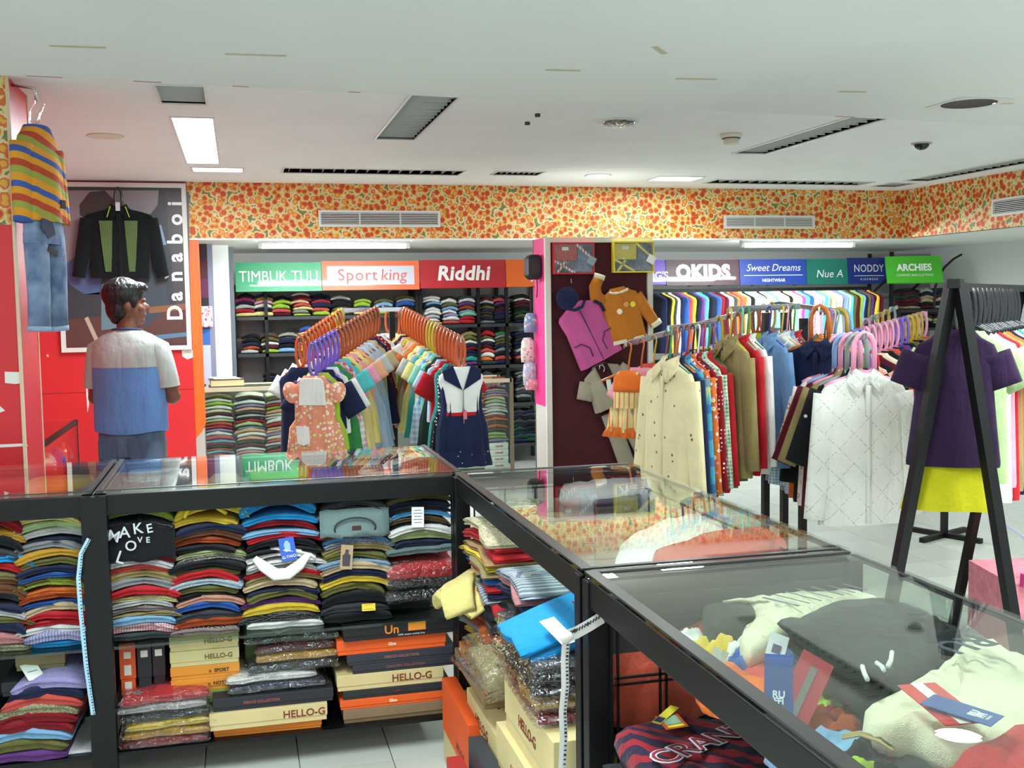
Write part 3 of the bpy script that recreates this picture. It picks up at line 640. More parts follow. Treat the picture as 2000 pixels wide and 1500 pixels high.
# ================================================================== COUNTERS
TOP = .955; YN, YFAR = 3.53, 4.25; SHZ = .455
WIRE = plain('101114', .4, .3, 'black_wire')
SHELFG = glass((.75, .86, .80), .0, .05, 'shelf_glass')
def counter(label, x0, x1, shelves, back=True, endgrid=False):
    g = thing('glass_counter', label, 'counter', ((x0+x1)/2, (YN+YFAR)/2, 0)); cx, cy = (x0+x1)/2, (YN+YFAR)/2; a, b = (x1-x0)/2, (YFAR-YN)/2
    for sx in (-1, 1):
        for sy in (-1, 1): obj('post', MB().box((sx*(a-.018), sy*(b-.018), (TOP-.012)/2), (.036, .036, TOP-.012)), BLACKM, g, bevel=.002)
    for sy in (-1, 1): obj('top_rail', MB().box((0, sy*(b-.018), TOP-.045), (2*a, .037, .066)), BLACKM, g, bevel=.002)
    for sx in (-1, 1): obj('side_rail', MB().box((sx*(a-.014), 0, TOP-.04), (.027, 2*b-.07, .056)), BLACKM, g, bevel=.002)
    obj('glass_top', MB().box((0, 0, TOP-.004), (2*a-.006, 2*b-.006, .008)), GLASS, g)
    obj('edge_beading', MB().box((-a+.012, 0, TOP+.001), (.016, 2*b, .004)).box((a-.012, 0, TOP+.001), (.016, 2*b, .004)).box((0, -b+.006, TOP+.001), (2*a-.03, .010, .003)), plain('4a4a4a', .3, .8, 'dull_metal'), g)
    obj('display_tray', MB().box((0, 0, TOP-.074), (2*a-.07, 2*b-.07, .004)), plain('2a2c2e', .5, name='tray'), g)
    for z in shelves: obj('shelf', MB().box((0, 0, z-.005), (2*a-.04, 2*b-.02, .010)), SHELFG if z > .3 else BLACKM, g)
    if back: obj('back_panel', MB().box((0, b-.04, .5), (2*a-.07, .006, .78)), plain('1a1b1f', .7), g)
    return g
counter('black-framed glass counter of clothes behind the hanging blue tape, next to the red pillar', -1.75, -.457, (SHZ, .11))
counter('black-framed glass counter filled with folded shirts and HELLO-G boxes', -.453, .715, (SHZ, .11), back=True)
obj('wide_post', MB().box((-.455-(-.453+.715)/2, YN-(YN+YFAR)/2-.001, .47), (.075, .03, .94)), BLACKM, bpy.data.objects['glass_counter.001'])
# wire end grid beside the dresses
RX0, RX1 = .685, 1.325
def rcounter(label, y0, y1, endpanel):
    g = thing('glass_counter', label, 'counter', ((RX0+RX1)/2, (y0+y1)/2, 0)); a, b = (RX1-RX0)/2, (y1-y0)/2
    for sx in (-1, 1):
        for sy in (-1, 1): obj('post', MB().box((sx*(a-.02), sy*(b-.018), (TOP-.012)/2), (.034, .034, TOP-.012) if sx > 0 else (.05, .036, TOP-.012)), BLACKM, g, bevel=.002)
    obj('top_rail', MB().box((-a+.016, 0, TOP-.038), (.032, 2*b, .06)), BLACKM, g, bevel=.003)
    for sy in (-1, 1): obj('end_rail', MB().box((0, sy*(b-.012), TOP-.03), (2*a-.07, .022, .045)), BLACKM, g, bevel=.002)
    obj('far_rail', MB().box((a-.006, 0, TOP-.012), (.012, 2*b, .010)), plain('3a3d3c', .3, .8), g)
    obj('glass_top', MB().box((0, 0, TOP-.004), (2*a-.004, 2*b-.004, .008)), GLASS, g)
    obj('glass_side', MB().box((a-.003, 0, TOP/2+.2), (.005, 2*b-.06, TOP-.44)), GLASS, g)
    obj('edge_beading', MB().box((-a+.014, 0, TOP+.001), (.026, 2*b, .004)).box((0, -b+.008, TOP+.001), (2*a-.05, .014, .004)).box((0, b-.008, TOP+.001), (2*a-.05, .014, .004)), plain('565654', .32, .8, 'dull_metal'), g)
    for z in (.10, .44): obj('shelf', MB().box((.0, 0, z-.005), (2*a-.05, 2*b-.05, .01)), BLACKM if z < .3 else SHELFG, g)
    if endpanel: obj('end_panel', MB().box((.0, b-.03, TOP-.11), (2*a-.05, .006, .12)), plain('2a2c27', .6), g)
    # double-wire grids
    def grid(axis, pos, u0, u1, v0, v1, nu, nv, name='wire_grid', dbl=True):
        q = MB(); offs = (-.007, .007) if dbl else (0,)
        P = (lambda u, v: (pos, u, v)) if axis == 'x' else (lambda u, v: (u, pos, v))
        for i in range(nu+1):
            for o_ in offs: u = u0+(u1-u0)*i/nu+o_; q.bar(P(u, v0), P(u, v1), .005)
        for i in range(nv+1):
            for o_ in offs: v = v0+(v1-v0)*i/nv+o_; q.bar(P(u0, v), P(u1, v), .005)
        obj(name, q, WIRE, g)
    if endpanel: grid('y', b-.045, -a+.05, a-.05, .48, TOP-.10, 5, 3)
    else:
        grid('x', a-.02, -b+.05, b-.05, .1, TOP-.06, 9, 6, dbl=False); grid('y', b-.03, -a+.06, a-.05, .1, TOP-.06, 5, 6, dbl=False)
    return g
rcounter('black-framed glass counter with white and red shirts under the glass, beside the dress rack', 2.135, 3.515, False)
rcounter('black-framed glass counter with the blue RU tag and dark hoodie under the glass', .35, 2.115, True)
# ================================================================== FRONT COUNTER: PILES OF FOLDED SHIRTS
FY = 3.745; PD = .33; ZM = .885
cx = lambda px: at(px, 1100, 3.60).x
GRP = 'folded shirts in the front counter'
piles = {
 'the dark red-topped pile': (-12, .20, ['dark_red', 'mustard', 'black', 'charcoal', 'bright_blue', 'red', 'khaki/kn', 'brown', 'brown', 'charcoal', 'navy', 'light_grey', 'olive', 'navy', 'red/st', 'olive/pr']),
 'the pile beside the blue tape': (104, .225, ['pale_yellow', 'pale_green', 'light_grey', 'navy', 'grey', 'mustard', 'olive', 'navy', 'blue', 'brown', 'lime/kn', 'orange', 'rust', 'blue', 'beige', 'red', 'red', 'white', 'lavender/pl', 'bright_blue']),
 'the pile with the MAKE LOVE shirt': (272, .235, ['lime/kn', 'black/dt', 'black', 'bright_blue', 'orange', 'black', 'black', 'dark_red', 'light_grey', 'coral', 'khaki', 'grey', 'red', 'pale_yellow/pr', 'light_grey', 'maroon/st', 'khaki', 'light_blue', 'red/ck', 'charcoal']),
 'the yellow-collar pile': (405, .235, ['yellow', 'yellow', 'navy', 'brown', 'rust', 'black', 'lime/st', 'navy/pr', 'black', 'olive', 'red', 'light_blue/pr', 'olive', 'black', 'orange/st', 'blue', 'charcoal', 'rust', 'brown/st']),
 'the bright blue-topped pile': (552, .25, ['bright_blue', 'bright_blue', 'dark_red', 'light_blue', 'red', 'black', 'black', 'white', 'white', 'light_grey', 'red', 'khaki', 'beige', 'navy', 'olive', 'purple', 'yellow', 'black/dt', 'white']),
 'the grey-green neckline pile': (694, .24, ['charcoal', 'grey_green', 'grey_green', 'olive/kn', 'brown', 'sky', 'blue/pr', 'khaki', 'olive', 'sky/st', 'beige', 'navy', 'yellow', 'olive', 'black', 'charcoal', 'black']),
}
for nm, (px, wd, it) in piles.items():
    top = {'the grey-green neckline pile': .875}.get(nm, ZM)
    hs = {i: (1.6 if i == 0 else 1.0)*rs.uniform(.7, 1.35) for i in range(len(it))}
    stack(it, cx(px), FY, SHZ+.001, wd, PD, .026, nm, zmax=top, hs=hs, group=GRP)
GX = cx(820); nm = 'the pile over the red plastic packet'
stack(['olive/kn', 'navy', 'black', 'sky', 'brown/kn', 'black', 'white', 'lime/st', 'navy', 'grey_green'], GX, FY, .672, .235, PD, .026, nm, zmax=.88, group=GRP)
packet('red shirt in a clear bag lying on the black packets under a mixed pile', GX+.005, FY-.025, .608, .255, .34, .058, 'red', tilt=(.13, 0))
packet('grey and mustard garment in a clear bag under the red packet', GX, FY-.01, .555, .25, .33, .045, 'charcoal')
packet('black garment in a clear bag lying on the black and orange box', GX, FY-.01, .505, .25, .33, .045, 'black')
# loose details on the piles
def onfront(px, py, Y=3.566): return at(px, py, Y)
card('price_tag', 'blue G-TWO swing tag hanging from a black shirt on the pile', onfront(562, 1072, 3.562), .05, .075, -.25, .12, '2b58c0', ry=-.12); tg = bpy.data.objects['price_tag']
text('G-TWO', .013, plain('f4f4f4', .6), tg, (0, -.0012, -.026), name='print'); obj('figure_print', MB().prism([(-.008, -.012), (.008, -.012), (.010, .012), (.003, .024), (-.004, .024), (-.011, .012)], .0007), plain('8fb3d8', .6), tg, loc=(0, -.0006, .003))
card('price_tag', 'brown picture swing tag hanging on the grey-green pile', onfront(677, 1088, 3.560), .04, .08, -.25, -.08, 'a88f6a', ry=.1); tg = bpy.data.objects['price_tag.001']
obj('figure_print', MB().prism([(-.012, -.03), (.012, -.03), (.013, .006), (.005, .012), (.007, .024), (-.005, .025), (-.006, .012), (-.014, .004)], .0007), plain('3b2f3a', .6), tg, loc=(0, -.0006, 0))
card('price_tag', 'white printed swing tag on the mixed pile by the wire grid', onfront(816, 1010, 3.555), .042, .068, -.2, .05, 'eef0ec', lines=5, ry=.06)
card('price_tag', 'small yellow tag below the grey-green pile', onfront(720, 1186, 3.562), .045, .024, -.3, -.05, 'e6c82c', lines=2)
card('price_tag', 'white brand label on the bright blue topmost shirt', Vector((cx(542), 3.60, .883)), .06, .022, -1.35, .05, 'ecebdc', lines=2)
# the MAKE LOVE front, a cloth flap hanging over its pile
fl = MB(); rows = []
for j in range(9):
    v = j/8; rows.append([(-.105+.21*i/10, -.008*math.sin(math.pi*i/10)-.004*math.sin(9*i+j)-.012*v, .016*math.sin(math.pi*i/10)-.112*v+.01*math.sin(i*.9)) for i in range(11)])
rows2 = [[(x, y+.004, z) for x, y, z in r] for r in rows]
fl.loft([r+list(reversed(q)) for r, q in zip(rows, rows2)])
p = onfront(274, 1032, 3.572); sh = tag(obj('printed_shirt', fl, cloth('black'), smooth=True, loc=p), 'black shirt front lettered MAKE LOVE in white scrawl, hanging over its pile', 'shirt', GRP)
sm = plain('b9bcc0', .9, name='chalk_print')
def scrawl(s, size, x, z, y=-.027, r=0.0, sh_=None, sx=1.0):
    text(s, size, sm, sh_ or sh, (x, y, z), (R(84), r, 0), bold=.0005, name='print', sx=sx)
for s, size, x, z, r in (('M', .05, -.078, -.016, .25), ('A', .05, -.045, -.006, -.02), ('K', .048, -.005, .004, -.1), ('E', .04, .03, .002, -.15), ('L', .055, -.06, -.085, .35), ('O', .045, -.028, -.05, .1), ('V', .025, .0, -.032, 0), ('E', .025, .024, -.034, 0)): scrawl(s, size, x, z, r=r)
# collar of the white shirt and neckline of the grey-green shirt and yellow ribbed collar
wc = MB(); wc.sweep([(-.085, 0, .02), (-.06, -.01, -.005), (-.02, -.02, -.035), (.02, -.02, -.035), (.06, -.012, -.01), (.09, 0, .022)], [(.010, .005), (.018, .005), (.021, .006), (.021, .006), (.018, .005), (.010, .005)], 8)
tag(obj('shirt_collar', wc, cloth('white'), smooth=True, loc=onfront(549, 1098, 3.566)), 'white ribbed shirt collar drooping over the front of its pile', 'shirt collar')
nk = MB(); nk.sweep([(.068*math.cos(a)*1.0, -.002-.006*math.sin(a), .036*math.sin(a)) for a in [math.pi*i/12 for i in range(-1, 14)]], .003, 6)
fp = MB(); rows = []
for j in range(6):
    v = j/5; rows.append([(-.115+.23*i/10, -.004-.01*v-.006*math.sin(math.pi*i/10), .03-.09*v+.006*math.sin(i*1.3)) for i in range(11)])
fp.loft([r+[(x, y+.004, z) for x, y, z in reversed(r)] for r in rows])
ft = tag(obj('printed_shirt', fp, cloth('grey_green'), smooth=True, loc=onfront(692, 1012, 3.575)), 'grey-green shirt front with a wide dark neckline draped over its pile', 'shirt', GRP)
obj('neckline', nk, plain('2b3330', .8), ft, smooth=True, loc=(0, -.016, -.03)); obj('neck_label', MB().box((.005, -.018, -.03), (.03, .003, .014)), plain('40201f', .7), ft)
yc = MB(); yc.sweep([(-.06, 0, -.02), (-.05, -.006, .005), (-.03, -.008, .018), (.01, -.008, .02), (.04, -.006, .008), (.07, 0, -.014)], [(.006, .005)]*6, 8)
tag(obj('shirt_collar', yc, cloth('yellow', pat='vstripes', c2='d9b830', sc=5), smooth=True, loc=onfront(398, 997, 3.568)), 'yellow ribbed shirt collar curled on the front of its pile', 'shirt collar')
# ================================================================== FRONT COUNTER: BOXES AND PACKETS ON THE LOWER SHELF
HC = 'd8c58e'; LZ = .111
def bx(label, px0, px1, z, h, c, d=.34, dy=0, **kw):
    a, b = at(px0, 1300, 3.57+dy).x, at(px1, 1300, 3.57+dy).x; return carton(label, (a+b)/2, 3.57+dy+d/2, z, b-a, d, h, c, **kw)
G2 = 'flat garment boxes piled beside the wire grid'
bx('brown corrugated box, lowest of the pile below the black and orange box', 668, 872, LZ, .047, '8b7355', lid='7d6648')
bx('orange flat box at the foot of the pile, above the corrugated box', 662, 868, LZ+.048, .033, 'ee5f1c', print_='Glue', pc='f6d8c0', psize=.014, px=0)
bx('black flat box second from the pile foot, on the orange box', 668, 880, LZ+.082, .03, '26272c', print_='Life', pc='8a2a2a', psize=.014, px=0)
bx('cream HELLO-G box in the middle of the tall box pile', 657, 866, LZ+.113, .054, HC, print_='HELLO-G', pc='7a3418', psize=.034, px=.2)
bx('charcoal flat box on the cream HELLO-G box of the tall pile', 688, 893, LZ+.168, .03, '2e3038', print_='COUNTRY COLLECTION', pc='9a5a5a', psize=.012, px=0)
bx('dark blue flat box under the upper orange box', 678, 890, LZ+.199, .036, '31343e', print_='PRINCE COLLECTION', pc='8a5a52', psize=.012, px=0)
bx('orange flat box under the black box with orange lettering', 659, 872, LZ+.236, .05, 'ee5f1c', print_='Glue', pc='f6d8c0', psize=.014, px=0)
u = bx('black box lettered Un with an orange panel, topmost of the tall pile', 670, 892, LZ+.288, .055, '17171b', d=.36, dy=-.02, print_='Un', pc='e8862a', psize=.042, px=-.08, rz=.02)
obj('orange_panel', MB().box((.055, -.1815, .034), (.06, .0012, .028)), plain('e28a2c', .6), u); text('100% cotton wrinkle free', .009, plain('d8d8d8', .6), u, (.035, -.182, .009), name='print')
bx('orange flat box at the foot of the packet pile', 415, 628, LZ, .03, 'e8882a', d=.32, rz=-.03)
bx('cream HELLO-G box under the plastic packets with the white card', 405, 637, LZ+.031, .058, HC, dy=-.02, print_='HELLO-G', pc='7a3418', psize=.034, px=.3)
bx('black and blue flat box under the plastic packets', 412, 650, LZ+.09, .044, '24262e', dy=-.01, print_='PRINCE COLLECTION', pc='8a4a46', psize=.012, px=-.1)
pz = LZ+.135; pxc = at(560, 1340, 3.6).x
for i, (c, l, dx, w_) in enumerate([('navy', 'navy and red garment in a clear bag, lowest of the packets on the black box', -.03, .33), ('white', 'white garment in a clear bag low in the packet pile', -.05, .31), ('charcoal', 'charcoal garment in a clear bag, third from the black box', .02, .31), ('mustard', 'mustard yellow garment in a clear bag in the packet pile', .04, .29), ('maroon', 'maroon garment in a clear bag under the black one', .03, .28), ('black', 'black garment in a clear bag with a white card on it', .03, .32)]):
    packet(l, pxc+dx, 3.72+.004*i, pz, w_, .30, .03, c, rz=rs.uniform(-.06, .06)); pz += .0305
card('price_tag', 'white card lying on the topmost black packet', Vector((pxc+.0, 3.66, pz+.004)), .05, .075, R(-80), -1.1, 'e4e8e4', lines=2)
bx('green flat box with small orange labels under the bright blue pile', 478, 625, LZ+.20, .13, '4c6a2c', d=.2, dy=.13, lidh=.03)
gb = bpy.data.objects['garment_box.011'] if 'garment_box.011' in bpy.data.objects else None
if gb:
    for i, c in enumerate(('d8862a', 'c8a23a', 'b8b23a', '9aa890')): obj('label_print', MB().box((-.075+i*.05, -.1008, .10), (.04 if i == 0 else .02, .001, .012)), plain(c, .6), gb)
z = LZ+.10
for i, (c, l, pr) in enumerate([('7e9a3c', 'olive box at the foot of the small cream and orange box pile', None), ('e2922a', 'orange box lower in the small cream box pile', 'n  NOTTIE'), ('e2922a', 'orange box under the cream HELLO-G pair', 'n  SPORT'), (HC, 'cream HELLO-G box, lower of the pair under the yellow shirt pile', 'HELLO-G'), (HC, 'cream HELLO-G box, upper of the pair under the yellow shirt pile', 'HELLO-G')]):
    bx(l, 332, 468, z, .052 if c == HC else .042, c, d=.26, dy=.06, print_=pr, pc='7a5a34' if c == HC else '5a3a14', psize=.022 if c == HC else .016, px=.2); z += .053 if c == HC else .043
for i, (px, c, w_, l) in enumerate([(251, 'e05420', .05, 'orange box standing on edge with white stickers beside the dark boxes'), (284, '23242c', .045, 'black box standing on edge with a white sticker beside the orange one'), (312, '2a1a22', .04, 'dark maroon box standing on edge against the cream boxes')]):
    q = at(px, 1340, 3.65); g = carton(l, q.x, 3.75, .26, w_, .2, .17, c, lidh=.12)
    for k in range(3 if i == 0 else 1): obj('sticker', MB().box((0, -.1008, .13-.05*k), (.022, .001, .022 if k != 1 else .034)), plain('e2dcd2', .7), g)
pz = LZ; q = at(312, 1400, 3.62)
for i, (c, l) in enumerate([('dark_red', 'dark red garment in a clear bag, lowest of the packets by the wide post'), ('mustard', 'mustard garment in a clear bag, second from the shelf by the wide post'), ('yellow', 'yellow and navy garment in a clear bag by the wide post'), ('black', 'black garment in a clear bag by the wide post'), ('light_grey/st', 'grey striped garment in a clear bag under the red one'), ('red', 'red shirt with a grey badge in a clear bag, topmost by the wide post')]):
    packet(l, q.x+.018+rs.uniform(-.008, .008), 3.68, pz, .285, .28, .029, c, rz=.04+rs.uniform(-.05, .05), flare=1.02); pz += .0285
pk = bpy.data.objects['wrapped_garment.%03d' % (len([o for o in bpy.data.objects if o.name.startswith('wrapped_garment')])-1)]
obj('grey_badge', MB().disc((-.05, -.06, .0215), .05, .001, 20, .03), plain('7a828a', .7), pk); obj('badge_label', MB().box((-.03, -.06, .0235), (.035, .02, .001)), plain('e8e6e0', .6), pk)
card('price_tag', 'white card lying behind the red packet', Vector((q.x+.07, 3.78, pz+.008)), .035, .07, R(-75), -.9, 'd8dad4')
# left counter, lower shelf
bx('brown box under the terry blue and lavender pile', 30, 128, .375, .05, '7a6a46', d=.26, dy=.06)
bx('dark box under the brown box in the counter by the pillar', 0, 110, .30, .045, '23242a', d=.28, dy=.05)
lp = [('purple', 'dark purple shirt at the foot of the slanting pile by the wide post'), ('olive', 'olive shirt second from the foot of the slanting pile'), ('light_blue', 'light blue shirt low in the slanting pile'), ('dark_red', 'dark red shirt in the slanting pile'), ('dark_red', 'second dark red shirt up the slanting pile'), ('olive/pr', 'black and yellow printed shirt in the slanting pile'), ('coral', 'coral shirt near the top of the slanting pile'), ('navy', 'navy shirt with mustard cuff under the lavender one'), ('lavender', 'lavender grey shirt with an orange stripe, topmost of the slanting pile')]
pz = LZ; q = at(70, 1400, 3.62)
for i, (c, l) in enumerate(lp):
    o = link('folded_shirt', FOLD[(min(i, 2), i % 4)], cloth(c), None, (q.x+.012*i-.03, 3.69, pz), (0, .0, -.06), (.27-.006*i, .30, .026)); tag(o, l, 'folded shirt', 'shirts in the slanting pile'); pz += .0262
pz += .028; obj('orange_print', MB().box((.06, -.12, .76), (.36, .16, .4), (0, 0, .2)), plain('e0622a', .8), o)
card('price_tag', 'white tag lying on the lavender grey shirt', Vector((q.x+.0, 3.60, pz+.006)), .05, .085, R(-70), .5, 'eceae4', lines=1)
tag(obj('white_board', MB().box((0, 0, 0), (.16, .3, .008)), plain('e6e6ea', .6), loc=(-.56, 3.72, LZ+.004)), 'white board lying on the lowest shelf under the slanting pile', 'board')
# tape measures
def tape(label, pts, w_, c, marks, up=(1, 0, 0), dark='2c3338'):
    b = MB(); b.sweep(pts, (.0006, w_/2), 4, up=up); o = tag(obj('tape_measure', b, plain(c, .5)), label, 'tape measure')
    for i in range(marks):
        s = (i+.5)/marks*(len(pts)-1); k = min(int(s), len(pts)-2); p = Vector(pts[k]).lerp(Vector(pts[k+1]), s-k); t_ = (Vector(pts[k+1])-Vector(pts[k])).normalized()
        n_ = t_.cross(Vector(up)).normalized(); n_ = n_ if n_.y < 0 else -n_
        obj('tick_mark', MB().bar(p+n_*.0012+Vector(up)*w_*.1, p+n_*.0012+Vector(up)*w_*.42, .0028 if i % 5 else .005, .0008, up=n_), plain(dark, .7), o)
    return o
yy = 3.500
tape('pale blue cloth tape measure hanging down the front of the wide black post', [at(x, y, yy) for x, y in [(174, 1052), (158, 1082), (153, 1130), (157, 1190), (162, 1240), (168, 1300), (175, 1350), (182, 1396)]], .013, '9cc4d8', 60)
# displayed under the glass top
DZ = TOP-.0715
def L_(l, z): return [tuple(atz(x, y, z)[:2]) for x, y in l]
UG = 'garments under the front counter glass'
laid('laid_garment', 'crimson garment laid under the glass by the red pillar', L_([(-60, 958), (55, 950), (60, 928), (-40, 935)], .90), DZ, .03, cloth('red'), 'shirt')
laid('laid_garment', 'amber yellow garment laid under the glass', L_([(45, 962), (170, 952), (190, 930), (60, 936)], .90), DZ, .03, cloth('mustard'), 'shirt')
laid('laid_garment', 'light blue garment laid under the glass behind the amber one', L_([(90, 934), (180, 930), (190, 920), (110, 922)], .90), DZ, .02, cloth('sky'), 'shirt')
laid('laid_garment', 'navy denim piece laid under the glass in a white bag', L_([(225, 945), (370, 938), (385, 915), (260, 918)], .90), DZ, .022, cloth('navy/w'), 'shirt')
laid('laid_garment', 'white bagged garment laid under the glass', L_([(240, 935), (350, 925), (385, 905), (285, 905)], .90), DZ+.022, .016, cloth('pale_blue/w'), 'shirt')
laid('laid_garment', 'sand coloured garment laid under the glass between the bag and green packet', L_([(395, 946), (470, 942), (465, 926), (415, 930)], .90), DZ, .025, cloth('beige'), 'shirt')
g = laid('laid_garment', 'lime green shirt with a slate patch laid under the glass', L_([(485, 938), (605, 930), (600, 902), (490, 906)], .90), DZ, .022, cloth('lime'), 'shirt')
obj('slate_patch', MB().box((.0, -.02, .026), (.09, .09, .004)), cloth('navy'), g)
laid('laid_garment', 'dark green garment laid under the glass behind the lime shirt', L_([(480, 908), (610, 902), (600, 892), (490, 896)], .90), DZ, .03, cloth('dark_green'), 'shirt')
laid('laid_garment', 'blue striped garment laid under the glass at the counter corner', L_([(690, 928), (850, 918), (850, 890), (720, 898)], .90), DZ, .02, cloth('blue/st'), 'shirt')
pf = at(815, 893, 4.0); tag(obj('folded_paper', MB().add([(-.1, -.05, .0), (0, -.07, .03), (0, .06, .03), (-.1, .07, 0), (.1, -.05, .004), (.1, .06, .004)], [(0, 1, 2, 3), (1, 4, 5, 2)]), CARDW, loc=(atz(815, 900, .91).x, atz(815, 900, .91).y, DZ+.022)), 'folded white paper slip under the counter glass', 'paper')
# ================================================================== RIGHT COUNTERS: CONTENTS
R1 = bpy.data.objects['glass_counter.002']
for _c in list(R1.children):
    if _c.name.startswith('shelf') and _c.data.vertices[0].co.z > .3: bpy.data.objects.remove(_c)
R1 = bpy.data.objects['glass_counter.002']; R2 = bpy.data.objects['glass_counter.003']
def Rl(g, p): return (p[0]-g.location.x, p[1]-g.location.y, p[2])
obj('display_shelf', MB().box(Rl(R1, (1.02, 2.84, .855)), (.56, 1.2, .006)), GLASS, R1)
obj('display_tray', MB().box(Rl(R2, (1.05, 1.23, .797)), (.52, 1.62, .008)), plain('4a4c44', .7), R2)
LEFT = R(-90); GR = 'folded garments at the open side of the corner counter'
it = ['beige/pr', 'red', 'red', 'tan', 'yellow', 'khaki', 'blue', 'red', 'navy', 'grey/pl', 'red', 'black', 'black', 'charcoal', 'rust', 'rust', 'grey', 'navy/st', 'mustard', 'maroon/st']
stack(it, .83, 3.16, .441, .36, .31, .022, 'the pile by the wire grid', zmax=.86, group=GR, rz=LEFT, jit=.016, kind='garment', cat='folded garment', name='folded_garment')
stack(['grey/pl', 'red/st', 'navy', 'black', 'black', 'charcoal'], .84, 2.78, .63, .30, .30, .022, 'the pile behind the blue shorts', zmax=.80, group=GR, rz=LEFT, jit=.012, kind='garment', cat='folded garment', name='folded_garment')
ys_ = thing('crumpled_shirt', 'pale yellow printed shirt bulging out of the corner counter', 'shirt', (.66, 3.2, .60), LEFT); ys_.rotation_euler = (.45, .1, LEFT)
link('body', FOLD[(1, 0)], cloth('pale_yellow/sp'), ys_, (0, .03, 0), (0, 0, .2), (.26, .16, .04)); link('sleeve', FOLD[(2, 1)], cloth('pale_yellow'), ys_, (.05, -.01, .035), (0, .15, -.35), (.16, .10, .03)); link('sleeve', FOLD[(2, 2)], cloth('pale_yellow'), ys_, (-.07, -.03, -.025), (0, -.1, .3), (.15, .10, .035))
# wrapped packets leaning out
pz = .536
for i, (c, l) in enumerate([('dark_red', 'dark red garment in a clear bag, lowest of the packets above the HELLO-G boxes'), ('mustard', 'mustard garment in a clear bag above the HELLO-G boxes'), ('black', 'black garment in a clear bag, lower of three under the blue shorts'), ('black', 'black garment in a clear bag, middle of three under the blue shorts'), ('charcoal', 'dark garment in a crinkled clear bag right under the blue shorts')]):
    packet(l, .80-.006*(i % 3), 2.53+.012*(i % 2), pz, .42, .32, .033, c, rz=LEFT+rs.uniform(-.05, .05), flare=1.05); pz += .0332
packet('yellow garment in a crinkled clear bag slumped beside the packets', .76, 2.93, .46, .22, .30, .10, 'khaki/w', rz=LEFT+.12, tilt=(.1, .25))
packet('red checked garment in a clear bag under the yellow slumped one', .74, 3.02, .44, .24, .28, .03, 'maroon/st', rz=LEFT+.1)
sb = thing('folded_shorts', 'bright blue folded shorts lying on the clear packets', 'shorts', (.745, 2.48, .702), LEFT); sb.rotation_euler = (.30, 0, LEFT)
link('body', FOLD[(0, 1)], cloth('bright_blue'), sb, (0, .02, 0), None, (.24, .26, .035)); link('waist_fold', FOLD[(0, 2)], cloth('bright_blue'), sb, (.01, -.02, .034), (0, .06, .03), (.22, .22, .022)); obj('red_stitch', MB().box((.03, .05, .075), (.05, .004, .002)), plain('8a2a3a', .8), sb)
card('price_tag', 'white price card lying on the bright blue shorts', Vector((.70, 2.36, .755)), .05, .085, R(-60), .55, 'f2f2ee')
# boxes on the lowest shelf
LX = .64
def rb(label, x0, x1, y0, y1, z, h, c, top=None, **kw):
    g = carton(label, (x0+x1)/2, (y0+y1)/2, z, y1-y0, x1-x0, h, c, rz=LEFT, **kw)
    if top:
        text(top, .05, plain('7a3418', .6), g, (-.02, -.02, h+.0008), (0, 0, R(90)), bold=.001, name='print'); text('ACCESSORIES', .014, plain('5a4a38', .6), g, (.03, -.02, h+.0008), (0, 0, R(90)), name='print')
    return g
HP = dict(print_='HELLO-G', pc='7a3418', psize=.04, px=.0)
rb('wide cream HELLO-G box at the foot of the corner counter', .63, .98, 2.28, 2.78, .101, .15, HC, **HP)
rb('cream HELLO-G box between two others below the packets', .64, .98, 2.28, 2.76, .252, .14, HC, **HP)
rb('cream HELLO-G box with a lettered lid, right under the packets', .655, .99, 2.26, 2.72, .393, .14, HC, top='HELLO-G', **HP)
rb('cream HELLO-G box beside the standing boxes, lid lettered too', .65, .99, 2.78, 3.2, .232, .10, HC, top='HELLO-G', **HP)
rb('cream carton under the lettered boxes', .66, .99, 2.83, 3.45, .101, .13, HC, **HP)
rb('brown carton with a pale oval mark under the orange box', .66, .97, 3.0, 3.44, .333, .05, '9a8258', print_='OIO', pc='c8bca0', psize=.03, px=-.1)
rb('orange flat box lying on the brown carton', .66, .95, 2.97, 3.36, .384, .045, 'e2882a')
rb('orange and cream box standing on edge out of the counter corner', .615, .662, 3.02, 3.44, .005, .28, 'ea5a1e', lid=HC, lidh=.17, print_='HELLO-G', pc='7a3418', psize=.03, px=.2)
rb('charcoal box standing on edge in front of the cream cartons', .603, .645, 2.5, 2.96, .005, .27, '3a3d42', print_='S', pc='c8c8c4', psize=.06, px=.1)
rb('red box standing on edge beside the charcoal one', .545, .59, 2.62, 3.0, .005, .2, 'b8322e')
# white tape measure tied round the post
tp = 2.085
tape('white tape measure knotted round the counter post, hanging end', [at(x, y, tp) for x, y in [(1106, 1242), (1103, 1290), (1104, 1340), (1099, 1390), (1101, 1440), (1098, 1500), (1099, 1560)]], .017, 'dcdcd6', 40)
tape('white tape measure knotted round the counter post, looped end', [at(x, y, tp-.01) for x, y in [(1176, 1206), (1150, 1222), (1125, 1236), (1106, 1243)]], .026, 'dcdcd6', 14, up=(.35, 0, .94))
tag(obj('tape_knot', MB().ell((0, 0, 0), (.016, .012, .014)), plain('e2e2dc', .6), smooth=True, loc=at(1106, 1243, tp-.006)), 'white knot of the tape measure on the post', 'knot')
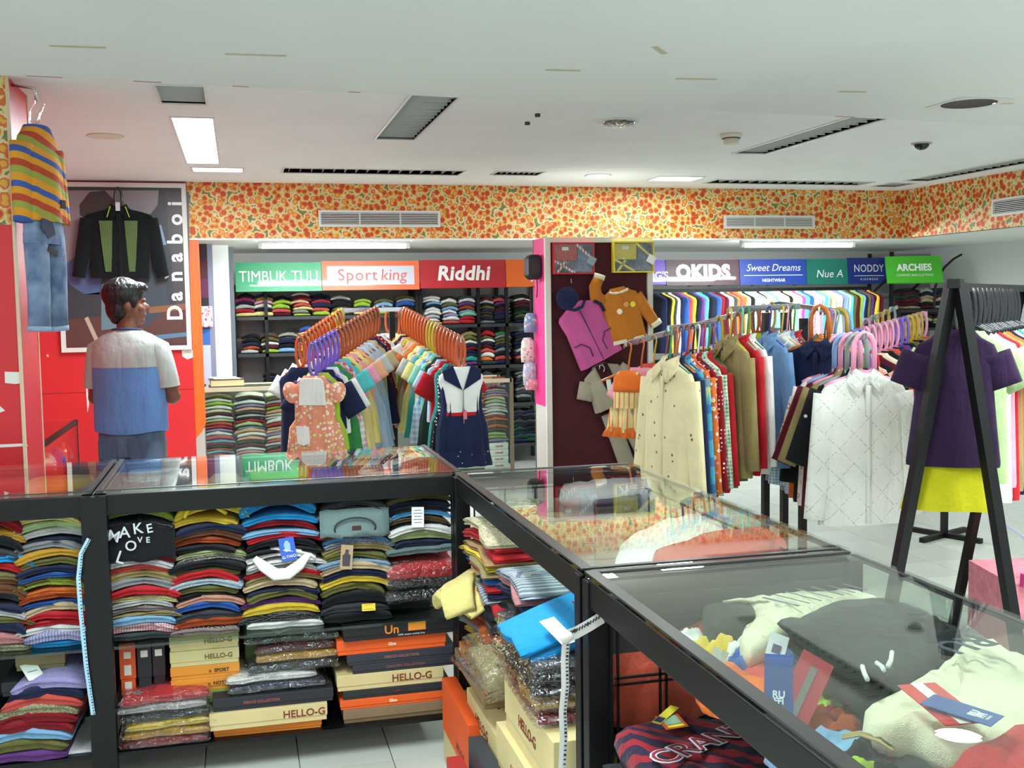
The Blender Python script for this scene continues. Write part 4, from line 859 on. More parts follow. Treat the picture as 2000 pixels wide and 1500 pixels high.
# ---- unit with the shirts under glass near the dress rack
def LO(l, z): return [tuple(atz(x, y, z)[:2]) for x, y in l]
UZ = .859
w1 = laid('laid_shirt', 'white shirt laid under the glass beside the coral red one', LO([(1195, 1100), (1215, 1055), (1290, 1020), (1350, 1003), (1410, 1020), (1420, 1045), (1330, 1070), (1290, 1098)], .89), UZ, .04, cloth('white'))
laid('laid_shirt', 'coral red shirt laid under the glass beside the white one', LO([(1268, 1075), (1400, 1035), (1490, 1028), (1545, 1052), (1480, 1072), (1380, 1092), (1290, 1102)], .91), UZ+.012, .045, cloth('coral'))
ps = laid('laid_shirt', 'pale pink shirt with red lettering laid under the glass', LO([(1085, 965), (1110, 930), (1160, 912), (1230, 910), (1275, 930), (1260, 955), (1170, 965)], .90), UZ, .05, cloth('pink', c2='f4e4e8') if False else fabric('e6d2da'))
text('SPEED', .11, plain('c84038', .8), ps, (.0, .0, .0575), (0, 0, R(165)), name='print', shear=.2)
laid('laid_shirt', 'bright blue shirt laid under the glass behind the white one', LO([(1330, 1012), (1385, 995), (1440, 1010), (1400, 1025)], .88), UZ, .02, cloth('sky'))
laid('laid_shirt', 'navy piece laid under the glass beside the pale pink shirt', LO([(1150, 980), (1250, 972), (1260, 955), (1180, 958)], .88), UZ, .025, cloth('navy'))
laid('laid_shirt', 'sage printed garment laid under the glass over the wire grid', LO([(985, 1000), (1050, 992), (1055, 970), (990, 972)], .88), UZ, .02, cloth('khaki/pr'))
card('price_tag', 'tiny orange price sticker under the corner counter glass', atz(1093, 1066, .872)+Vector((0, 0, 0)), .022, .012, R(-80), .1, 'f0a03a')
# ---- unit with the dark hoodie
OZ = .845
def print_on(o, s, size, px, py, z, rot, c, **kw):
    p = atz(px, py, z); text(s, size, plain(c, .8), o, (p.x-o.location.x, p.y-o.location.y, z-o.location.z), rot, name='print', **kw)
ts = laid('laid_shirt', 'cream shirt printed with grey lines of text, under the glass above the hoodie', LO([(1372, 1152), (1450, 1122), (1585, 1097), (1650, 1112), (1730, 1142), (1640, 1158), (1560, 1180), (1500, 1228), (1462, 1236), (1440, 1216), (1478, 1182), (1470, 1155)], .90), OZ-.02, .055, cloth('cream'))
b0 = ts.location
for i in range(7):
    a_, b_ = atz(1490+i*22, 1150-i*5.5, .91), atz(1560+i*22, 1166-i*5.0, .91)
    obj('printed_line', MB().bar((a_.x-b0.x, a_.y-b0.y, .0665), (b_.x-b0.x, b_.y-b0.y, .0665), .008 if i == 0 else .0035, .0012), plain('6d7076', .8), ts)
sv = laid('laid_shirt', 'dark sleeve of the cream printed shirt under the glass', LO([(1372, 1158), (1420, 1140), (1470, 1142), (1482, 1170), (1450, 1195), (1400, 1200), (1370, 1180)], .90), OZ-.015, .045, fabric('34362e'))
hd = laid('laid_hoodie', 'charcoal hoodie with white drawstrings folded under the glass', LO([(1532, 1205), (1620, 1162), (1700, 1150), (1800, 1172), (1872, 1222), (1862, 1242), (1800, 1275), (1760, 1320), (1690, 1348), (1620, 1310), (1560, 1255)], .905), OZ+.01, .045, fabric('34342f'), 'hoodie')
h0 = hd.location
hb = MB(); hb.sweep([Vector((*atz(x, y, .91)[:2], .908))-h0 for x, y in [(1545, 1215), (1590, 1252), (1650, 1300), (1690, 1318), (1730, 1322)]], [(.028, .012)]*5, 8, up=(0, 0, 1)); obj('rib_band', hb, fabric('22221f'), hd, smooth=True)
for pts in ([(1684, 1312), (1688, 1326), (1694, 1338)], [(1712, 1305), (1722, 1312), (1726, 1320)], [(1742, 1284), (1740, 1300), (1734, 1312)]):
    q = MB(); q.sweep([Vector((*atz(x, y, .915)[:2], .924))-h0 for x, y in pts], .004, 6); obj('drawstring', q, plain('e8e8e2', .8), hd, smooth=True)
obj('badge', MB().disc(tuple(Vector((*atz(1790, 1198, .912)[:2], .912))-h0), .02, .003, 16, .014), plain('15151a', .5), hd)
laid('laid_garment', 'black folded waistband beside the charcoal hoodie', LO([(1805, 1180), (1870, 1215), (1882, 1235), (1850, 1250), (1808, 1255)], .905), OZ, .055, cloth('black'), 'garment')
ru = laid('laid_shirt', 'cream shirt lettered RU beside the red and blue tags', LO([(1680, 1350), (1760, 1325), (1830, 1280), (1880, 1236), (1925, 1222), (2010, 1250), (2090, 1300), (2040, 1420), (1940, 1432), (1850, 1420), (1790, 1392), (1700, 1388)], .905), OZ-.02, .065, cloth('cream'))
r0 = ru.location; p = atz(1882, 1262, .92); text('RU', .085, plain('4a4c58', .8), ru, (p.x-r0.x, p.y-r0.y, .9185-r0.z+.006), (0, 0, R(195)), bold=.001, name='print')
rd_ = laid('laid_shirt', 'crimson shirt with a blue thread at the near end of the glass counter', LO([(1830, 1500), (1870, 1450), (1960, 1405), (2060, 1350), (2150, 1480), (2000, 1620), (1800, 1580)], .905), OZ-.01, .06, cloth('red'))
# swing tags of the RU brand
def rutag(label, p, w_, h_, rx, rz, ry=0):
    g = card('swing_tag', label, p, w_, h_, rx, rz, '35508f', ry=ry); wt = plain('eef2f6', .6)
    text('RU', w_*.34, wt, g, (0, -.0012, -h_*.18), name='print', bold=.0004); text('FFI', w_*.3, wt, g, (0, -.0012, -h_*.29), name='print', bold=.0004); text('KIDS', w_*.12, wt, g, (0, -.0012, -h_*.385), name='print', spacing=1.6); return g
p = at(1521, 1336, 1.50); rutag('blue RU swing tag propped among the crumpled clothes', p, .0445, .092, R(-28), face(p))
p = at(1572, 1345, 1.54); g = card('swing_tag', 'red card with a grey stripe behind the blue RU tag', p, .055, .12, R(-40), face(p), 'c0424c', ry=.5); obj('stripe', MB().box((0, -.0012, -.01), (.012, .0008, .1)), plain('84807a', .7), g)
p = at(1518, 1262, 1.74); g = card('swing_tag', 'white card with a small print above the red card', p, .034, .045, R(-35), face(p), 'e6e6ea', ry=.3); obj('print', MB().box((0, -.0012, -.006), (.016, .0008, .016)), plain('4a3a6a', .7), g)
p = at(1402, 1290, 1.85); card('swing_tag', 'grey white paper tag near the counter rail', p, .03, .045, R(-35), face(p), 'b9bdb2', ry=.4, lines=1)
p = atz(1836, 1376, .926); p.z = .928; g = card('swing_tag', 'red tag with a white stripe lying on the cream RU shirt', p, .062, .135, R(-86), .05, 'd03a3c', ry=.0); g.rotation_euler = (R(-86), 0, -.1); obj('stripe', MB().box((0, -.0012, 0), (.018, .0008, .135)), plain('ece8e0', .7), g)
p = atz(1878, 1388, .93); p.z = .931; g = rutag('blue RU tag lying beside the red striped tag', p, .05, .1, R(-86), .05); g.rotation_euler = (R(-86), 0, .55)
p = atz(1528, 1419, .875); p.z = .872; card('price_tag', 'small orange price sticker in the clothes heap', p, .02, .011, R(-50), .2, 'f0b03a', lines=1)
p = atz(1294, 1219, .872); p.z = .872; card('price_tag', 'small orange price sticker near the tied tape', p, .02, .011, R(-50), .2, 'f0a83a', lines=1)
# crumpled heap in the tray
HZ = .802
hp = [(1330, 1235, .10, .09, .05, 'white', 'white and yellow sock bundle by the wire grid'), (1415, 1250, .14, .12, .06, 'yellow', 'crumpled yellow cloth in the glass counter'), (1470, 1262, .13, .05, .075, 'white', 'white ribbed cuff across the yellow cloth'), (1395, 1215, .14, .10, .05, 'rust', 'rust crumpled sleeve under the cream printed shirt'),
      (1480, 1300, .16, .12, .05, 'coral', 'salmon crumpled top behind the blue RU tag'), (1445, 1345, .17, .14, .06, 'bright_orange', 'orange crumpled shirt beside the counter rail'), (1490, 1280, .12, .08, .075, 'blue/dn', 'faded denim piece on the salmon top'), (1560, 1390, .14, .12, .05, 'dark_red', 'crimson crumpled cloth under the red card'),
      (1612, 1410, .13, .10, .06, 'rust', 'rust knitted bundle beside the lime cloth'), (1640, 1365, .13, .09, .05, 'lime', 'lime green crumpled cloth under the hoodie'), (1690, 1395, .10, .08, .05, 'charcoal', 'charcoal corduroy roll beside the lime cloth'), (1600, 1455, .18, .13, .06, 'light_blue/dn', 'pale blue denim crumpled along the counter rail'),
      (1735, 1430, .2, .13, .05, 'black', 'black jersey with small white print beside the cream RU shirt'), (1690, 1470, .16, .10, .06, 'black', 'black cloth with tan piping in the heap'), (1760, 1500, .2, .14, .05, 'maroon', 'maroon cloth at the near end of the heap'), (1660, 1500, .1, .08, .05, 'lime', 'lime sleeve at the near end of the heap'), (1600, 1300, .16, .14, .04, 'olive', 'dark olive cloth under the hoodie hem'), (1345, 1270, .09, .12, .05, 'coral', 'red and grey paper-edged cloth by the wire grid'), (1800, 1450, .2, .16, .045, 'charcoal', 'charcoal jersey under the red striped tag')]
for i, (x, y, w_, d_, h_, c, l) in enumerate(hp):
    p = atz(x, y, .835); X = max(p.x, .79+w_*.42); X = min(X, 1.30-w_*.5); heap('crumpled_garment', l, (X, p.y, HZ), w_*1.15, d_*1.15, h_, cloth(c), i+5, rz=rs.uniform(-.6, .6))
for k in range(3):
    q = MB(); q.sweep([Vector((*atz(x, y+6*k, .86)[:2], .862+.002*k)) for x, y in [(1645, 1438), (1680, 1432), (1720, 1445), (1745, 1462)]], .0022, 6); tag(obj('piping_cord', q, plain('b49a66', .8), smooth=True), 'tan piping strand looped on the black cloth', 'cord', 'tan piping strands')
# sweaters at the open side
SW = .60
sw = laid('laid_sweater', 'navy and red tiger-striped sweater lettered CRANT at the open counter side', [(.70, 2.02), (.84, 2.04), (1.02, 1.95), (1.12, 1.72), (1.08, 1.42), (.86, 1.30), (.715, 1.42), (.70, 1.75)], SW, .07, fabric('241c34', 'tiger', '8c1c28', sc=1.3), 'sweater')
s0 = sw.location; p = atz(1375, 1458, .675); qa, qb = atz(1290, 1490, .675), atz(1460, 1426, .675); an_ = math.atan2(qb.y-qa.y, qb.x-qa.x); sz_ = (qb-qa).length/3.1
text('CRANT', sz_, plain('b8bcc4', .8), sw, (p.x-s0.x, p.y-s0.y, .082), (0, 0, an_), bold=.003, name='print'); text('CRANT', sz_, plain('7c1c28', .8), sw, (p.x-s0.x, p.y-s0.y, .0832), (0, 0, an_), bold=-.0006, name='print')
p = atz(1312, 1410, .685); p.z = .686; g = card('swing_tag', 'orange and green picture tag on the tiger-striped sweater', p, .05, .05, R(-80), .1, 'd0622a'); obj('picture', MB().box((0, -.0012, .003), (.034, .0008, .03)), plain('8aa890', .6), g); obj('yellow_bar', MB().box((0, -.0012, -.018), (.036, .0008, .007)), plain('e8d830', .6), g)
p = atz(1300, 1398, .69); p.z = .692; g = card('swing_tag', 'narrow yellow tag crossing the orange tag', p, .02, .072, R(-80), -.95, 'c8b82a'); obj('print', MB().box((0, -.0012, -.022), (.016, .0008, .018)), plain('2a2a58', .6), g)
sw2 = [('black', 'black sweater under the tiger-striped one'), ('white/pr', 'white lace-printed garment under the tiger-striped sweater'), ('navy', 'navy garment under the white lace one')]
z = SW
for i, (c, l) in enumerate(sw2):
    z -= .05; o = link('folded_garment', FOLD[(0, i)], cloth(c), None, (.85, 1.68, z), (0, 0, LEFT), (.62, .32, .05)); tag(o, l, 'folded garment')
heap('crumpled_garment', 'coral terry towel crumpled behind the wire grid', (.86, 2.22, .60), .26, .2, .2, fabric('c2523c'), 41)
stack(['black', 'charcoal', 'grey', 'mustard', 'navy', 'black'], .9, 2.24, .441, .2, .3, .024, 'the pile under the coral towel', group=GR, rz=LEFT, kind='garment', cat='folded garment', name='folded_garment')
heap('crumpled_garment', 'royal blue cloth peeping beside the counter post', (.76, 2.2, .40), .14, .12, .08, cloth('blue'), 44)
# ================================================================== RACKS OF HANGING CLOTHES
def rail(label, segs, posts, name='garment_rack', r=.014, mat=CHROME, base=True, pm=None):
    p0 = Vector(posts[0]); g = thing(name, label, 'clothes rack', (p0.x, p0.y, 0)); pm = pm or BLACKM
    for a, b in segs: obj('rail', MB().bar(Vector(a)-g.location, Vector(b)-g.location, .012, .028), mat, g, bevel=.002)
    for p in posts:
        q = Vector((p[0]-p0.x, p[1]-p0.y, 0)); obj('post', MB().b2((q.x-.017, q.y-.017, 0), (q.x+.017, q.y+.017, p[2])), pm, g)
    if base:
        for s in (0, 1): obj('foot', MB().box((0, 0, .015), (.5, .035, .03), (0, 0, s*math.pi/2+.4)), pm, g)
    return g
def lerp(a, b, s): return Vector(a).lerp(Vector(b), s)
# ---- waterfall rack of little dresses
A0, A1 = at(668, 606, 6.7), at(585, 664, 5.75); B0, B1 = at(738, 602, 6.5), at(610, 676, 5.35); C0, C1 = at(788, 604, 6.7), at(900, 664, 5.5); D0, D1 = at(748, 602, 6.8), at(800, 622, 7.2)
mid = Vector(((A0.x+C0.x)/2, 6.62, 0))
dr = rail('four-way chrome rack with sloping arms of children\'s dresses', [(A0, A1), (B0, B1), (C0, C1), (D0, D1), (A0, C0)], [(mid.x, mid.y, A0.z), (mid.x+.12, mid.y+.1, A0.z)])
for e in (A0, C0): obj('arm_end_plate', MB().box(e-dr.location+Vector((.0, -.0, -.03)), (.03, .03, .08)), plain('b4b8b8', .3, .7), dr)
OR, PU, BR, YE = 'c2541c', '7a5cc4', 'a04c20', 'c2a02a'
def rank(p0, p1, rows, rackname, group, hk='loop', hc=OR, turn=0, sc=1.0, hgroup=None, flip=False, off=None):
    """rows from the near end; each (kind, colour, kwargs); garments face along the rail"""
    d = Vector(p1)-Vector(p0); hd = math.atan2(d.x, -d.y); n = len(rows); cnt = {}
    for i, rw in enumerate(rows):
        kind, c, kw = rw[0], rw[1], dict(rw[2]) if len(rw) > 2 else {}
        s = 1-(i+.15)/(n); p = lerp(p0, p1, kw.pop('s', s)); rz = (hd+turn if off is None else face(p)+off)+rs.uniform(-.06, .06)
        h = kw.pop('hc', hc[i % len(hc)] if isinstance(hc, (list, tuple)) else hc); hk_ = kw.pop('hk', hk)
        lab = kw.pop('label', None); hl = kw.pop('hl', None); nog = kw.pop('nog', False)
        od = 'nearest the open end' if i == 0 else ORD[i]+' from the open end'
        hs_ = kw.pop('hsc', 1.0)
        hanger(hk_, hl or f'{HN.get(h, "plastic")} hanger {od} of {rackname}', p+Vector((0, 0, .006)), rz, h, hgroup or ('hangers on '+rackname), hs_)
        if nog: continue
        mt = kw.pop('mat', None) or cloth(c)
        garment(kind, lab or f'{cdesc(c)} {dict(shirt="shirt", tee="top", dress="dress", plain="garment")[kind]} {od} of {rackname}', p+Vector((0, 0, NECK[hk_]*hs_+.006)), rz, mt, group=group, seed=kw.pop('seed', i % 3), **kw)
HN = {OR: 'orange', PU: 'purple', BR: 'brown', YE: 'mustard', 'e79ab8': 'pink', '2f8a5a': 'green', 'b02430': 'red', 'e8e8e6': 'white', '2a3c98': 'blue', '18181c': 'black', 'c86a1c': 'orange', '6fc3a0': 'mint', '7ea2d0': 'light blue', '8d9a94': 'grey', '8a2a24': 'maroon', 'c9b23a': 'yellow'}
dk = dict(sh=.105, L=.42, hem=.17, t=.022); dl = dict(sh=.11, L=.5, hem=.16, t=.022); tk = dict(sh=.115, L=.34, sl=.10, t=.022)
GD = 'children\'s dresses on the four-way rack'
rank(A0, A1, [('tee', 'navy', dict(sh=.12, L=.5, t=.022))]+[('tee', 'white', dict(tk)), ('dress', 'pale_yellow', dict(dl)), ('tee', 'white', dict(tk)), ('dress', 'navy', dict(dk)), ('tee', 'cream', dict(tk)), ('dress', 'pink', dict(dk)), ('tee', 'white', dict(tk)), ('dress', 'lime', dict(dl)), ('tee', 'charcoal', dict(tk)), ('dress', 'pale_green', dict(dk)), ('tee', 'white', dict(tk)), ('dress', 'cream', dict(dk))], 'the outer dress arm', GD, hc=[OR]*10+[YE, OR, YE])
fd = fabric('ee9a7c', 'floral', 'fdf0e6', 'e8c46c', sc=1.2)
B = [('dress', 'peach/fl', dict(sh=.105, L=.43, hem=.15, t=.025, mat=fd, label='peach flowered dress with white bib and pocket at the front of the rack', hc=PU)), ('dress', 'lime', dict(dl, hc=PU)), ('tee', 'navy', dict(tk, L=.3, sl=.16, hc=PU)), ('tee', 'white', dict(tk, sl=.16, hc=PU)), ('dress', 'green', dict(dl, hc=PU)), ('dress', 'coral/ck', dict(dl, hc=PU)), ('tee', 'aqua', dict(tk)),
     ('dress', 'yellow/pr', dict(dl, mat=fabric('ecd88a', 'sprig', '2e3a52', sc=1.3))), ('tee', 'pink', dict(tk)), ('dress', 'pale_yellow', dict(dl)), ('tee', 'peach', dict(tk)), ('dress', 'pale_blue', dict(dl, L=.56, hem=.19)), ('tee', 'light_grey', dict(tk)), ('dress', 'pale_blue', dict(dl, L=.56)), ('tee', 'beige', dict(tk)), ('dress', 'navy', dict(dl)), ('dress', 'dark_red/dt', dict(dl, L=.54)), ('tee', 'white', dict(tk))]
rank(B0, B1, B, 'the middle dress arm', GD, hc=BR)
Cl = [('dress', 'navy', dict(sh=.115, L=.52, hem=.15, t=.024, label='white and navy sailor dress with a big collar at the front of the rack')), ('dress', 'black/dt', dict(dl)), ('dress', 'teal', dict(dl, L=.55)), ('tee', 'red', dict(tk, sl=.12)), ('tee', 'pale_blue', dict(tk)), ('dress', 'dark_green/kn', dict(dl, L=.56, mat=fabric('24362e', 'sprig', '3c5a48'))), ('tee', 'mint', dict(tk)), ('dress', 'sky/ck', dict(dl, hc=YE)), ('tee', 'pale_yellow', dict(tk, hc=YE)), ('dress', 'teal', dict(dl, hc=YE)),
      ('tee', 'light_grey', dict(tk)), ('dress', 'pale_yellow', dict(dl)), ('tee', 'orange', dict(tk)), ('dress', 'beige', dict(dl)), ('tee', 'peach', dict(tk)), ('dress', 'lime', dict(dl)), ('tee', 'peach', dict(tk)), ('dress', 'navy', dict(dl)), ('tee', 'pale_yellow', dict(tk))]
rank(C0, C1, Cl, 'the sailor dress arm', GD, hc=OR)
rank(D0, D1, [('tee', 'pale_yellow', dict(tk)), ('tee', 'peach', dict(tk)), ('tee', 'orange', dict(tk)), ('tee', 'white', dict(tk))], 'the back dress arm', GD, hc=OR)
# details of the two front dresses
fdress = [o for o in bpy.data.objects if o.get('label', '').startswith('peach flowered')][0]; wm = cloth('white')
b = MB(); bib = [(-.06, -.03), (-.045, -.012), (.045, -.012), (.06, -.03), (.07, -.145), (-.07, -.145)]; b.prism([(x, z) for x, z in bib], .012); obj('white_bib', b, wm, fdress, loc=(0, -.026, 0), bevel=.003)
b = MB(); b.prism([(-.035, 0), (.03, -.005), (.036, -.085), (0, -.098), (-.03, -.085)], .006); obj('white_pocket', b, wm, fdress, loc=(-.045, -.047, -.245))
for s in (-1, 1): obj('puff_sleeve', MB().ell((s*.118, 0, -.085), (.042, .032, .055), rot=(0, s*.35, 0)), fd, fdress, smooth=True)
sd = [o for o in bpy.data.objects if o.get('label', '').startswith('white and navy sailor')][0]
link('white_bodice', part_mesh(('sailor',), lambda b: torso(b, [(.004, .055, .026), (-.02, .09, .027), (-.04, .118, .025), (-.07, .122, .026), (-.12, .108, .03), (-.19, .098, .034), (-.235, .098, .036), (-.24, .09, .034)], n=30, folds=5, amp=.05, cap=True)), wm, sd)
b = MB()
for s in (-1, 1): b.add([(s*.004, -.04, -.115), (s*.05, -.03, .012), (s*.105, -.022, -.018), (s*.098, -.034, -.06), (s*.004, -.036, -.113), (s*.05, -.022, .016), (s*.105, -.015, -.014), (s*.098, -.028, -.058)], [(0, 1, 2, 3), (7, 6, 5, 4), (0, 4, 5, 1), (1, 5, 6, 2), (2, 6, 7, 3), (3, 7, 4, 0)])
obj('sailor_collar', b, cloth('navy'), sd); b = MB(); torso(b, [(-.232, .1, .0375), (-.25, .101, .038)], n=30); obj('red_belt', b, cloth('red'), sd, smooth=True)
obj('zip', MB().b2((-.002, -.044, -.40), (.002, -.038, -.11)), plain('8a8a8a', .4, .8), sd); card('price_tag', None, (0.005, -.05, -.245), .02, .045, 0, 0, 'd86a7a', parent=sd)
b = MB(); torso(b, [(-.43, .148, .0475), (-.505, .15, .051)], n=36, folds=11, amp=.28, seed=0); obj('flowered_hem', b, fabric('1e2748', 'sprig', 'c8d0e0', sc=1.6), sd, smooth=True)
# ---- long-sleeved shirts on the right: diagonal rail and lower rails
GS = 'long-sleeved shirts on the right-hand racks'
Q0, Q1 = at(1520, 592, 6.3), at(1222, 672, 5.0)
T0, T1 = at(1562, 598, 4.9), at(1425, 604, 4.55); S0, S1 = at(1400, 632, 4.75), at(1305, 642, 4.3); U0, U1 = at(1650, 610, 5.3), at(1600, 604, 4.5); V0, V1 = at(1590, 664, 5.1), at(1690, 657, 3.92)
bs = (at(1495, 900, 5.15).x, 5.15); bs2 = (at(1568, 900, 5.0).x, 5.0)
rk = rail('two-tier chrome rack of long-sleeved shirts', [(Q0, Q1), (S0, S1), (T0, T1), (U0, U1), (V0, V1), (Q0, U0)], [(bs[0], bs[1], 1.45), (bs[0]+.11, bs[1], 1.45), (bs2[0], bs2[1], 1.42)], base=False)
for q in (bs[0], bs[0]+.11, bs2[0]): obj('foot', MB().box((q-bs[0], 0 if q != bs2[0] else bs2[1]-bs[1], .012), (.05, .5, .024)), BLACKM, rk)
od_ = dict(sh=.08, L=.30, hem=.11, t=.022)
rank(Q0, Q1, [('dress', 'orange', dict(od_, mat=fabric('f2dc9a', 'vstripes', 'e8742a', 'f2dc9a', sc=.9), label='orange and cream frilled little dress at the rail end by the maroon board', hk='rod', hc='c86a1c')), ('tee', 'pink', dict(tk, hk='rod', hc='c86a1c')), ('tee', 'coral', dict(tk, hk='rod')), ('tee', 'black', dict(tk, hk='rod')), ('tee', 'dark_red', dict(tk, hk='rod')), ('tee', 'mint', dict(tk, hk='rod')), ('tee', 'navy', dict(tk, hk='rod')), ('tee', 'cream', dict(tk, hk='rod')), ('tee', 'lavender', dict(tk)), ('tee', 'navy', dict(tk)), ('tee', 'grey', dict(tk)), ('tee', 'khaki', dict(tk)), ('tee', 'lime', dict(tk)), ('tee', 'rust', dict(tk)), ('tee', 'grey', dict(tk))], 'the diagonal upper rail', GS, hc=[BR, OR, YE], hk='loop')
od = [o for o in bpy.data.objects if o.get('label', '').startswith('orange and cream frilled')][0]
link('orange_bodice', part_mesh(('obod',), lambda b: torso(b, [(.004, .04, .024), (-.03, .078, .024), (-.08, .082, .025), (-.1, .08, .028)], n=30, cap=True)), cloth('bright_orange'), od)
b = MB(); torso(b, [(-.275, .109, .047), (-.30, .125, .056), (-.325, .13, .06)], n=60, folds=20, amp=.25); obj('frill', b, cloth('orange'), od, smooth=True)
ls = dict(sh=.175, L=.62, sl=.50, t=.032, hk='rod')
cr = fabric('eadcae', 'sprig', '8a6a50', sc=.9)
rank(S0, S1, [('shirt', 'cream', dict(ls, mat=cr, sl=.52, hc='2f8a5a', label='cream embroidered long-sleeved shirt at the front of its rail')), ('shirt', 'navy', dict(ls, hc='c86a1c')), ('shirt', 'sky/pl', dict(ls, mat=fabric('4aa8cc', 'plaid', 'c9d45a', '2a6aa8', sc=1), hc='2a3c98')), ('shirt', 'orange/fl', dict(ls, hc='b02430')), ('shirt', 'dark_red/dt', dict(ls, hc='18181c')), ('shirt', 'mint/ck', dict(ls, mat=fabric('3c9a5c', 'check', 'f4f4e8', sc=2), hc='e8e8e6')), ('shirt', 'red', dict(ls, hc='b02430')), ('shirt', 'khaki', dict(ls, hc='2f8a5a')), ('shirt', 'olive', dict(ls, hc=PU))], 'the lower shirt rail', GS, off=-.98)
rank(T0, T1, [('shirt', 'khaki', dict(ls, hc='c9b23a', s=1.0)), ('shirt', 'red', dict(ls, hc='6fc3a0', s=.85)), ('shirt', 'white', dict(ls, hc='2f8a5a', s=.77)), ('shirt', 'light_blue', dict(ls, mat=fabric('6f93c0'), hc='2a3c98', s=.46, ang=.26)), ('shirt', 'white', dict(ls, hc='c9b23a', s=.28)), ('shirt', 'light_blue', dict(ls, hc='e79ab8', s=.2)), ('shirt', 'red/dt', dict(ls, s=.1, mat=fabric('b8202c', 'dots', 'f2f2f0', sc=1.0), hc='2f8a5a'))], 'the inner shirt rail', GS, off=-1.08)
rank(U0, U1, [('shirt', 'navy', dict(ls, hk='ushape', hc='c86a1c')), ('shirt', 'olive', dict(ls, hc='8a2a24')), ('shirt', 'orange', dict(ls, hc=PU)), ('shirt', 'purple', dict(ls, hc='e79ab8')), ('shirt', 'mint', dict(ls, hc='6fc3a0')), ('shirt', 'black', dict(ls, hk='ushape', hc=YE)), ('shirt', 'red', dict(ls, hk='ushape', hc='7ea2d0'))], 'the navy shirt rail', GS, off=-.5)
wl = fabric('efeee6', 'lattice', '7a7468', sc=.9)
vs = dict(sh=.185, L=.63, t=.034)
V = [('shirt', 'white', dict(vs, sl=.52, ang=.12, mat=wl, hk='ushape', hc='e79ab8', label='white lattice-print blouse on a pink arch hanger')), ('shirt', 'black/sp', dict(vs, sl=.32, ang=.42, mat=fabric('16161a', 'sprig', 'e8d8d8', sc=.8), hk='ushape', hc='8d9a94')), ('shirt', 'khaki', dict(vs, sl=.34, ang=.42, hk='ushape', hc='e79ab8')), ('shirt', 'maroon', dict(vs, sl=.35, ang=.42, hk='ushape', hc='7ea2d0')), ('shirt', 'white/fl', dict(vs, sl=.3, ang=.3, mat=fabric('f0e6de', 'floral', 'f0d8c8', 'e0906a', sc=.7), hk='ushape', hc='e79ab8')), ('shirt', 'black', dict(vs, sl=.45, hk='ushape', hc='2f8a5a')), ('shirt', 'orange', dict(vs, sl=.3, hk='ushape', hc='c86a1c')), ('shirt', 'sky/ck', dict(vs, sl=.5, mat=fabric('6aa6cc', 'check', 'eef2f4', sc=2.2), hk='ushape', hc='c86a1c')), ('shirt', 'grey', dict(vs, sl=.5, hk='ushape', hc='8a2a24'))]
rank(V0, V1, V, 'the blouse rail', GS, turn=.25)
# ---- purple, pink hangers rail behind the blouses
W0, W1 = at(1810, 612, 6.2), at(1662, 652, 4.9)
w2 = rail('chrome rack with pink and purple hangers behind the purple top', [(W0, W1)], [(W0.x-.1, W0.y-.35, W0.z-.05)], base=True)
rank(W0, W1, [('tee', 'black/fl', dict(tk, sh=.15, L=.5, mat=fabric('22201f', 'floral', 'c8b8a0', '8a8a8a'), hc=PU)), ('tee', 'peach/fl', dict(tk, sh=.15, L=.5, hc=PU))]+[('tee', c, dict(tk, sh=.15, L=.5, hc='e79ab8')) for c in ('black', 'maroon', 'cream', 'black', 'coral', 'navy')]+[('tee', c, dict(tk, sh=.15, L=.5, hc=PU)) for c in ('purple', 'black')]+[('tee', c, dict(tk, sh=.15, L=.5, hc=YE)) for c in ('olive', 'black', 'khaki')]+[('tee', 'coral', dict(tk, sh=.15, L=.5, hc='e79ab8'))], 'the pink hanger rail', 'tops on the pink hanger rail', hk='loop')
X0, X1 = at(1752, 600, 6.9), at(1690, 628, 6.2)
rail('short chrome rail with grey and mustard hangers', [(X0, X1)], [(X0.x, X0.y, X0.z-.02)], base=True)
rank(X0, X1, [('tee', c, dict(tk, hc=h)) for c, h in (('pink', 'e79ab8'), ('maroon', '8d9a94'), ('olive', YE), ('black', YE), ('black', '8d9a94'))], 'the short mustard hanger rail', 'tops on the short rail')
# ---- black A-frame rack
ax = at(1866, 566, 3.05)
AX1 = ax+Vector((1.05, .95, 0)); dirr = (AX1-ax).normalized(); sd_ = Vector((dirr.y, -dirr.x, 0))
ar = thing('a_frame_rack', 'black A-frame garment rack with the purple top hanging at its end', 'clothes rack', (ax.x, ax.y, 0))
top = Vector((0, 0, ax.z+.02)); off = (AX1-ax)
for e in (Vector((0, 0, 0)), off):
    for s in (-1, 1): obj('leg', MB().bar(e+top+sd_*(-.012*s), e-sd_*s*.27+Vector((0, 0, 0)), .034, .034), BLACKM, ar)
obj('rail', MB().bar(top+Vector((0, 0, -.012)), top+off+Vector((0, 0, -.012)), .028, .028), BLACKM, ar); obj('apex_plate', MB().box(top, (.07, .04, .03), (0, 0, math.atan2(dirr.y, dirr.x))), BLACKM, ar)
PT = fabric('2e1838'); GA = 'tops on the black A-frame rack'
rz = math.atan2(-dirr.x, dirr.y)*1.0; rz = face(ax)+.12
pa = ax+dirr*.10+Vector((0, 0, 0))
hanger('loop', 'black hanger nearest the end of the A-frame rack', pa, rz, '18181c', 'black hangers on the A-frame rack')
pg = garment('tee', 'dark purple cotton top with gathered short sleeves hanging behind the A-frame legs', pa+Vector((-.02, 0, -.13)), rz, PT, sh=.13, L=.46, sl=.115, ang=.36, hem=.148, t=.035, group=GA)
